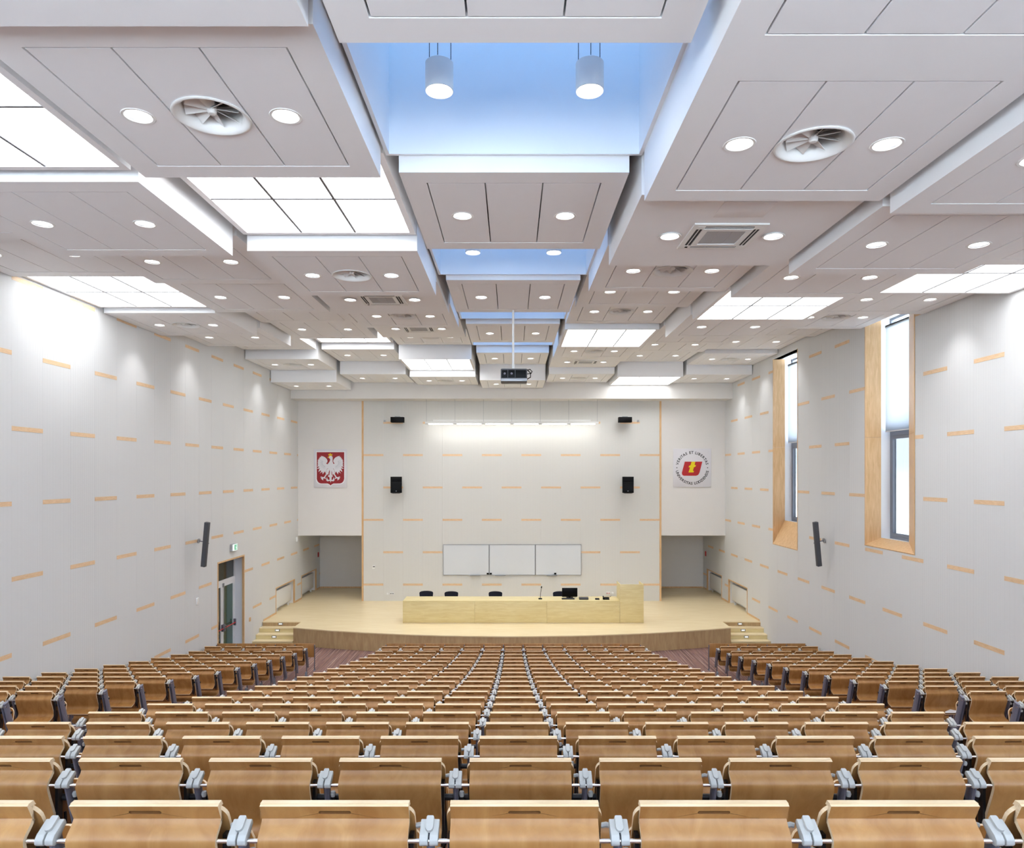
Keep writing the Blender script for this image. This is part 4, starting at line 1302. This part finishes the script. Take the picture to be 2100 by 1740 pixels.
for k in range(7):
    a = LX0 + 0.05 + k * (LX1 - LX0 - 0.1) / 6
    MB().tube([(a, 0, 0.07), (a, 0, ZS - ZW)], 0.004, 6).build('wire', 'alu', t)
al = bpy.data.lights.new('tube_glow', 'AREA'); al.shape = 'RECTANGLE'; al.size = LX1 - LX0 - 0.2; al.size_y = 0.05; al.energy = 8; al.color = (1, 0.98, 0.94)
link('tube_glow', al, t, (0, 0.02, -0.05), (R(28), 0, 0))

# ---- loudspeakers on the back wall
def px_z(py, d): return CZ - (py - 975) * d / FPX
for px, nm, yaw in ((812, 'left', 10), (1288.5, 'right', -10)):
    d = 25.95
    t = thing('loudspeaker', 'black trapezoid loudspeaker hung %s of the whiteboards' % nm, 'loudspeaker', (px_x(px, d), d + 0.05, px_z(1012, d)), (R(-6), 0, R(yaw)), 'stage loudspeakers')
    f = [(-0.21, -0.2), (0.21, -0.2), (0.12, 0.14), (-0.12, 0.14)]
    MB().prism(f, 0.0, 0.60, 'Z').build('cabinet', 'black_matte', t)
    MB().bbox(-0.19, 0.19, -0.215, -0.2, 0.03, 0.40, 0.006).build('grille', 'black_gloss', t)
    MB().bbox(-0.16, 0.16, -0.212, -0.2, 0.43, 0.56, 0.006).build('horn', 'speaker_grey' if False else 'black_gloss', t)
    MB().box(-0.02, 0.02, -0.218, -0.214, 0.05, 0.075).build('badge', 'alu', t)
    MB().box(-0.04, 0.04, 0.13, 0.33, 0.27, 0.33).build('bracket', 'black_matte', t)
for px, nm, gx in ((815.5, 'left', 789), (1281.5, 'right', 1308.5)):
    d = 26.05
    t = thing('monitor_speaker', 'flat black box speaker with bracket hung %s of the wall light' % nm, 'loudspeaker', (px_x(px, d), d, px_z(867, d)), group='small black boxes beside the wall light')
    MB().bbox(-0.245, 0.245, -0.15, 0.1, 0.0, 0.2, 0.008).build('cabinet', 'black_matte', t)
    MB().bbox(-0.23, 0.23, -0.158, -0.15, 0.012, 0.188, 0.003).build('grille', 'black_gloss', t)
    MB().bbox(-0.1, 0.1, -0.06, 0.06, 0.2, 0.23, 0.006).build('bracket', 'alu', t)
    MB().box(-0.04, 0.04, 0.1, 0.308, 0.08, 0.14).build('wall_arm', 'black_matte', t)
    t = thing('junction_box', 'tiny grey junction box beside the %s black box speaker' % nm, 'socket', (px_x(gx, YB), YB, px_z(866, YB)))
    MB().bbox(-0.04, 0.04, -0.03, -0.001, 0, 0.08, 0.006).build('case', 'grille_grey', t)
    MB().box(-0.015, 0.015, -0.032, -0.03, 0.02, 0.06).build('cover', 'alu', t)

# ---- tall column speakers on the side walls
for s, nm, x, y in ((-1, 'door-side', -7.79, 17.62), (1, 'window-side', 7.80, 17.72)):
    t = thing('column_speaker', 'tall slim grey column speaker on the %s wall' % nm, 'loudspeaker', (x, y, 3.02), (R(6), R(-9 * s), R(8) * s), 'column speakers')
    MB().bbox(-0.055, 0.055, -0.05, 0.05, -0.58, 0.58, 0.006).build('cabinet', 'speaker_grey', t)
    MB().box(-0.045, 0.045, -0.052, -0.05, -0.56, 0.56).build('grille', 'speaker_grey', t)
    xw = s * 0.30
    MB().tube([(0, 0.05, 0.0), (0, 0.14, 0.0), (s * 0.16, 0.2, 0.0), (s * 0.31, 0.2, 0.0)], 0.014, 8).build('arm', 'post_metal', t)
    MB().lathe([(0.06, -0.01), (0.06, 0.01)], 14, 0, (0, 0, 0), True, True).build('wall_plate', 'alu', t, (s * 0.315, 0.2, 0), (0, R(90), 0))

# ---- crest boards
def flat_polys(polys, sc, ox, oy, y):
    mb = MB()
    for pl in polys:
        k = len(pl)
        mb.add([((p[0] - ox) * sc, y, -(p[1] - oy) * sc) for p in pl], [tuple(range(k))])
    return mb
cs = 0.01854 / 15.82
t = thing('crest_board', 'square board with a white crowned eagle on a red shield', 'crest', (px_x(630 + 757 / 15.82, YB), YB + 0.005, px_z(900 + 960 / 15.82, YB)))
MB().bbox(-0.63, 0.63, -0.025, -0.001, -0.74, 0.72, 0.003).build('board', 'print_white', t)
def shield(g):
    P = [(315 - g, 440 - g), (1205 + g, 440 - g), (1205 + g, 1310), (1180 + g, 1385 + g * .5), (1130 + g * .5, 1435 + g), (1070, 1455 + g), (860, 1458 + g), (810, 1480 + g), (765, 1520 + g), (720, 1480 + g), (670, 1458 + g), (450, 1455 + g), (390 - g * .5, 1435 + g), (340 - g, 1385 + g * .5), (315 - g, 1310)]
    return P
flat_polys([shield(28)], cs, 757, 960, -0.0262).build('shield_edge', 'paper', t)
flat_polys([shield(0)], cs, 757, 960, -0.0274).build('shield', 'print_red', t)
mir = lambda pl: [(2 * 757 - p[0], p[1]) for p in pl]
body_ = [(715, 575), (760, 560), (810, 570), (832, 610), (830, 680), (828, 740), (845, 800), (880, 840), (870, 930), (840, 980), (800, 1000), (790, 1080), (765, 1100), (740, 1080), (725, 1000), (690, 985), (660, 930), (650, 850), (690, 800), (730, 750), (752, 690), (745, 655), (710, 630)]
wing = [(690, 830), (650, 830), (620, 800), (655, 770), (665, 720), (640, 660), (590, 610), (520, 575), (445, 560), (470, 590), (405, 600), (430, 625), (375, 640), (405, 665), (345, 685), (375, 705), (335, 725), (370, 750), (330, 780), (370, 805), (328, 835), (375, 850), (345, 870), (330, 915), (385, 905), (400, 925), (330, 960), (340, 980), (420, 965), (385, 1020), (370, 1085), (440, 1030), (460, 1060), (410, 1135), (470, 1090), (495, 1080), (510, 1160), (550, 1100), (570, 1060), (590, 1110), (620, 1050), (640, 990), (690, 960)]
thigh = [(640, 1000), (690, 970), (730, 1000), (700, 1110), (690, 1180), (650, 1150), (600, 1130)]
shin = [(620, 1140), (655, 1155), (585, 1262), (545, 1255)]
foot_ = [(545, 1250), (590, 1260), (612, 1300), (590, 1312), (560, 1285), (525, 1300), (528, 1360), (490, 1330), (460, 1310), (450, 1290), (490, 1275), (435, 1262), (450, 1230), (500, 1245)]
tail = [(740, 1060), (790, 1060), (805, 1200), (795, 1330), (780, 1380), (765, 1430), (750, 1380), (735, 1330), (722, 1200)]
curl1 = [(740, 1195), (690, 1190), (675, 1225), (720, 1245), (740, 1265)]
curl2 = [(742, 1335), (690, 1340), (660, 1305), (652, 1250), (630, 1290), (620, 1350), (660, 1388), (742, 1372)]
eag = [body_, wing, mir(wing), thigh, mir(thigh), shin, mir(shin), foot_, mir(foot_), tail, curl1, mir(curl1), curl2, mir(curl2)]
mb = MB()
for q, pl in enumerate(eag):
    k = len(pl)
    mb.add([((p[0] - 757) * cs, -0.0286 - q * 0.00004, -(p[1] - 960) * cs) for p in pl], [tuple(range(k))])
mb.build('eagle', 'print_white', t)
feather = []
for k in range(9):
    a = R(150 + k * 14)
    c0 = (600, 790)
    p = (c0[0] + 95 * math.cos(a), c0[1] - 95 * math.sin(a)); q = (c0[0] + 205 * math.cos(a), c0[1] - 205 * math.sin(a))
    nx, ny = -math.sin(a) * 4, -math.cos(a) * 4
    ln = [(p[0] - nx, p[1] - ny), (q[0] - nx * .4, q[1] - ny * .4), (q[0] + nx * .4, q[1] + ny * .4), (p[0] + nx, p[1] + ny)]
    feather += [ln, mir(ln)]
flat_polys(feather, cs, 757, 960, -0.0300).build('feather_lines', 'line_grey', t)
flat_polys([[(685, 490), (715, 508), (755, 470), (795, 508), (830, 490), (810, 565), (710, 560)], [(715, 575), (680, 590), (665, 622), (690, 625), (722, 612)]], cs, 757, 960, -0.0302).build('crown', 'print_yellow', t)

cl = 0.01854 / 14.5
t = thing('logo_board', 'square white board with round lettering around a red and yellow logo', 'sign', (px_x(1370 + 715 / 14.5, YB), YB + 0.005, px_z(900 + 870 / 14.5, YB)))
MB().bbox(-0.72, 0.72, -0.025, -0.001, -0.73, 0.73, 0.003).build('board', 'print_white', t)
flat_polys([[(495, 685), (1015, 685), (935, 1000), (915, 1045), (885, 1085), (830, 1105), (470, 1105), (430, 1090), (410, 1055), (408, 1010)]], cl, 715, 870, -0.0265).build('red_shape', 'logo_red', t)
flat_polys([[(695, 685), (810, 685), (785, 785), (825, 785), (810, 835), (765, 850), (735, 960), (768, 960), (750, 1005), (605, 1005), (650, 850), (608, 858), (620, 812), (665, 790)]], cl, 715, 870, -0.0280).build('yellow_letter', 'logo_yellow', t)
mb = MB()
for s in (-1, 1):
    mb.add([(s * 455 * cl + 16 * cl * math.cos(2 * PI * k / 12), -0.0270, 16 * cl * math.sin(2 * PI * k / 12) + 0.005) for k in range(12)], [tuple(range(12))])
mb.build('dots', 'print_black', t)
def ring_text(txt, rad, a0, a1, size, bottom, name):
    mb = MB()
    # proportional advance widths keep narrow letters close
    wd = {'I': 0.42, ' ': 0.55, 'T': 0.85, 'E': 0.88, 'L': 0.8, 'S': 0.85, 'N': 1.08, 'O': 1.1, 'D': 1.06, 'U': 1.02, 'V': 0.98, 'A': 1.0, 'R': 0.98, 'B': 0.95, 'Z': 0.88}
    tot = sum(wd.get(ch, 1) for ch in txt)
    pos = 0
    dg = None
    for ch in txt:
        w = wd.get(ch, 1)
        u = (pos + w / 2) / tot
        pos += w
        if ch == ' ': continue
        a = R(a0 + (a1 - a0) * u)
        cu = bpy.data.curves.new('glyph', 'FONT'); cu.body = ch; cu.align_x = 'CENTER'; cu.size = size; cu.resolution_u = 2; cu.offset = 0.0035
        o = link('glyph', cu)
        me = bpy.data.meshes.new_from_object(o.evaluated_get(bpy.context.evaluated_depsgraph_get()))
        rot = (a - PI / 2) if not bottom else (a + PI / 2)
        ca, sa = math.cos(rot), math.sin(rot)
        cx, cz = rad * math.cos(a), rad * math.sin(a)
        vs = []
        for v in me.vertices:
            x, yv = v.co.x, v.co.y - size * 0.35
            vs.append((cx + x * ca - yv * sa, -0.0270, cz + x * sa + yv * ca))
        mb.add(vs, [tuple(p.vertices) for p in me.polygons])
        bpy.data.objects.remove(o); bpy.data.curves.remove(cu); bpy.data.meshes.remove(me)
    mb.build(name, 'print_black', t)
ring_text('VERITAS ET LIBERTAS', 458 * cl, 169, 11, 0.14, False, 'lettering')
ring_text('UNIVERSITAS LODZIENSIS', 462 * cl, 190, 350, 0.14, True, 'lettering')

# ---- projector
PD = 13.5
t = thing('ceiling_projector', 'black ceiling projector on a long white pole', 'projector', (px_x(1054, PD), PD, px_z(785, PD)))
MB().bbox(-0.255, 0.255, -0.16, 0.22, 0.0, 0.25, 0.02).build('body', 'speaker_grey', t)
MB().bbox(-0.235, -0.125, -0.175, -0.15, 0.075, 0.22, 0.006).build('vent', 'black_gloss', t)
MB().bbox(-0.11, 0.015, -0.175, -0.15, 0.075, 0.22, 0.006).build('vent', 'black_gloss', t)
MB().bbox(0.03, 0.235, -0.175, -0.15, 0.075, 0.22, 0.006).build('connector_panel', 'black_gloss', t)
MB().bbox(-0.252, 0.252, -0.168, -0.155, 0.004, 0.062, 0.004).build('lower_trim', 'alu', t)
for sx in (-0.18, -0.045):
    MB().lathe([(0.0005, 0.004), (0.02, 0.002), (0.022, 0.0)], 12, 0, (0, 0, 0)).build('fan_hub', 'post_metal', t, (sx, -0.176, 0.15), (R(90), 0, 0))
MB().tube([(-0.015, 0.0, 0.25), (-0.015, 0.0, CZ + 3.21 - px_z(785, PD))], 0.021, 14).build('pole', 'white_plastic', t)
MB().tube([(-0.015, 0.0, 0.25), (-0.015, 0.0, 0.36)], 0.028, 14).build('pole_collar', 'white_plastic', t)
MB().tube([(0.24, -0.1, 0.22), (0.31, -0.12, 0.24), (0.35, -0.12, 0.2), (0.33, -0.12, 0.16), (0.24, -0.11, 0.15)], 0.009, 8).build('cable', 'black_matte', t)
MB().tube([(0.25, -0.1, 0.24), (0.32, -0.1, 0.17), (0.32, -0.1, 0.09), (0.25, -0.1, 0.05)], 0.009, 8).build('cable', 'black_matte', t)

# ---- exit sign
t = thing('exit_sign', 'lit green and white emergency exit sign above the door', 'exit sign', (XL + 0.001, 20.18, px_z(1130, 20.18)))
MB().bbox(0, 0.075, -0.17, 0.19, 0, 0.20, 0.006).build('case', 'grille_grey', t)
MB().box(0.0752, 0.079, -0.16, 0.18, 0.01, 0.19).build('face', 'exit_white', t)
mb = MB()
mb.box(0.0792, 0.0815, -0.04, 0.17, 0.025, 0.175)
mb.build('green_field', 'exit_green', t)
mb = MB()
X_ = 0.0825
def rq(pl): mb.add([(X_, p[0], p[1]) for p in pl], [tuple(range(len(pl)))])
rq([(0.02, 0.04), (0.035, 0.04), (0.05, 0.09), (0.04, 0.15), (0.02, 0.15), (0.03, 0.10)])
rq([(0.04, 0.09), (0.075, 0.06), (0.085, 0.07), (0.05, 0.105)])
rq([(0.03, 0.155), (0.05, 0.155), (0.05, 0.17), (0.03, 0.17)])
rq([(0.10, 0.035), (0.15, 0.035), (0.15, 0.165), (0.10, 0.165)])
mb.build('running_figure', 'exit_white', t)

# ---- small wall fittings
def plate(name, label, cat, x, y, z, nx, w, h, mat='white_plastic', inner=None, inner_mat='print_black'):
    rot = {'y': (0, 0, 0), '+x': (0, 0, R(90)), '-x': (0, 0, R(-90))}[nx]
    t = thing(name, label, cat, (x, y, z), rot)
    MB().bbox(-w / 2, w / 2, -0.022, -0.0005, -h / 2, h / 2, 0.004).build('cover', mat, t)
    for (a0, a1, b0, b1) in (inner or []):
        MB().box(a0, a1, -0.024, -0.0215, b0, b1).build('insert', inner_mat, t)
plate('thermostat', 'small white thermostat on the stage wall left of the boards', 'thermostat', px_x(767, YB), YB - 0.001, px_z(1163.5, YB), 'y', 0.12, 0.14, inner=[(-0.04, 0.04, 0.0, 0.03)])
plate('power_socket', 'double power socket low on the stage wall, left of the desk', 'socket', px_x(804, YB), YB - 0.001, px_z(1218, YB), 'y', 0.16, 0.09, inner=[(-0.055, -0.02, -0.018, 0.018), (0.02, 0.055, -0.018, 0.018)])
plate('light_switch', 'blank white plate beside the socket left of the desk', 'socket', px_x(795, YB), YB - 0.001, px_z(1218, YB), 'y', 0.08, 0.08, inner=[(-0.02, 0.02, -0.02, 0.02)], inner_mat='white_plastic')
plate('power_socket', 'double power socket with red inserts low on the stage wall near the lectern', 'socket', px_x(1247, YB), YB - 0.001, px_z(1217, YB), 'y', 0.16, 0.09, inner=[(-0.055, -0.02, -0.018, 0.018), (0.02, 0.055, -0.018, 0.018)], inner_mat='red_paint')
plate('light_switch', 'blank white plate beside the red socket near the lectern', 'socket', px_x(1256, YB), YB - 0.001, px_z(1217, YB), 'y', 0.08, 0.08, inner=[(-0.02, 0.02, -0.02, 0.02)], inner_mat='white_plastic')
plate('wall_switch', 'small white switch on the door-side wall below the column speaker', 'switch', XL + 0.0005, 17.92, 1.52, '-x', 0.0 + 0.09, 0.16, inner=[(-0.02, 0.02, -0.03, 0.03)], inner_mat='white_plastic') if False else None
def side_plate(name, label, cat, sgn, y, z, w, h, mat, imat):
    xf = XL if sgn > 0 else XR
    t = thing(name, label, cat, (xf, y, z))
    x0, x1 = (0.0005, 0.03) if sgn > 0 else (-0.03, -0.0005)
    MB().bbox(x0, x1, -w / 2, w / 2, -h / 2, h / 2, 0.004).build('cover', mat, t)
    u = 0.031 if sgn > 0 else -0.031
    MB().box(min(u, u * 0.9), max(u, u * 0.9), -w / 4, w / 4, -h / 4, h / 4).build('insert', imat, t)
side_plate('wall_switch', 'small white switch on the door-side wall below the column speaker', 'switch', 1, 17.92, 1.52, 0.1, 0.18, 'white_plastic', 'white_plastic')
side_plate('call_point', 'tiny brown call point between the door and the stage steps', 'call point', 1, 21.5, 0.31, 0.09, 0.12, 'lining_wood', 'lining_wood')
side_plate('fire_call_point', 'small red fire call point in the alcove behind the eagle crest', 'call point', 1, 29.1, 1.45, 0.12, 0.2, 'red_paint', 'logo_red')
side_plate('fire_call_point', 'small red fire call point in the alcove behind the round logo', 'call point', -1, 29.0, 1.50, 0.12, 0.2, 'red_paint', 'logo_red')
t = thing('motion_sensor', 'small white motion sensor at the top corner of the left alcove', 'sensor', (XL + 0.001, 26.15, 2.36))
MB().bbox(0, 0.06, -0.05, 0.05, -0.09, 0.09, 0.02).build('case', 'white_plastic', t)
MB().bbox(0.05, 0.068, -0.03, 0.03, -0.04, 0.01, 0.006).build('lens', 'paper', t)
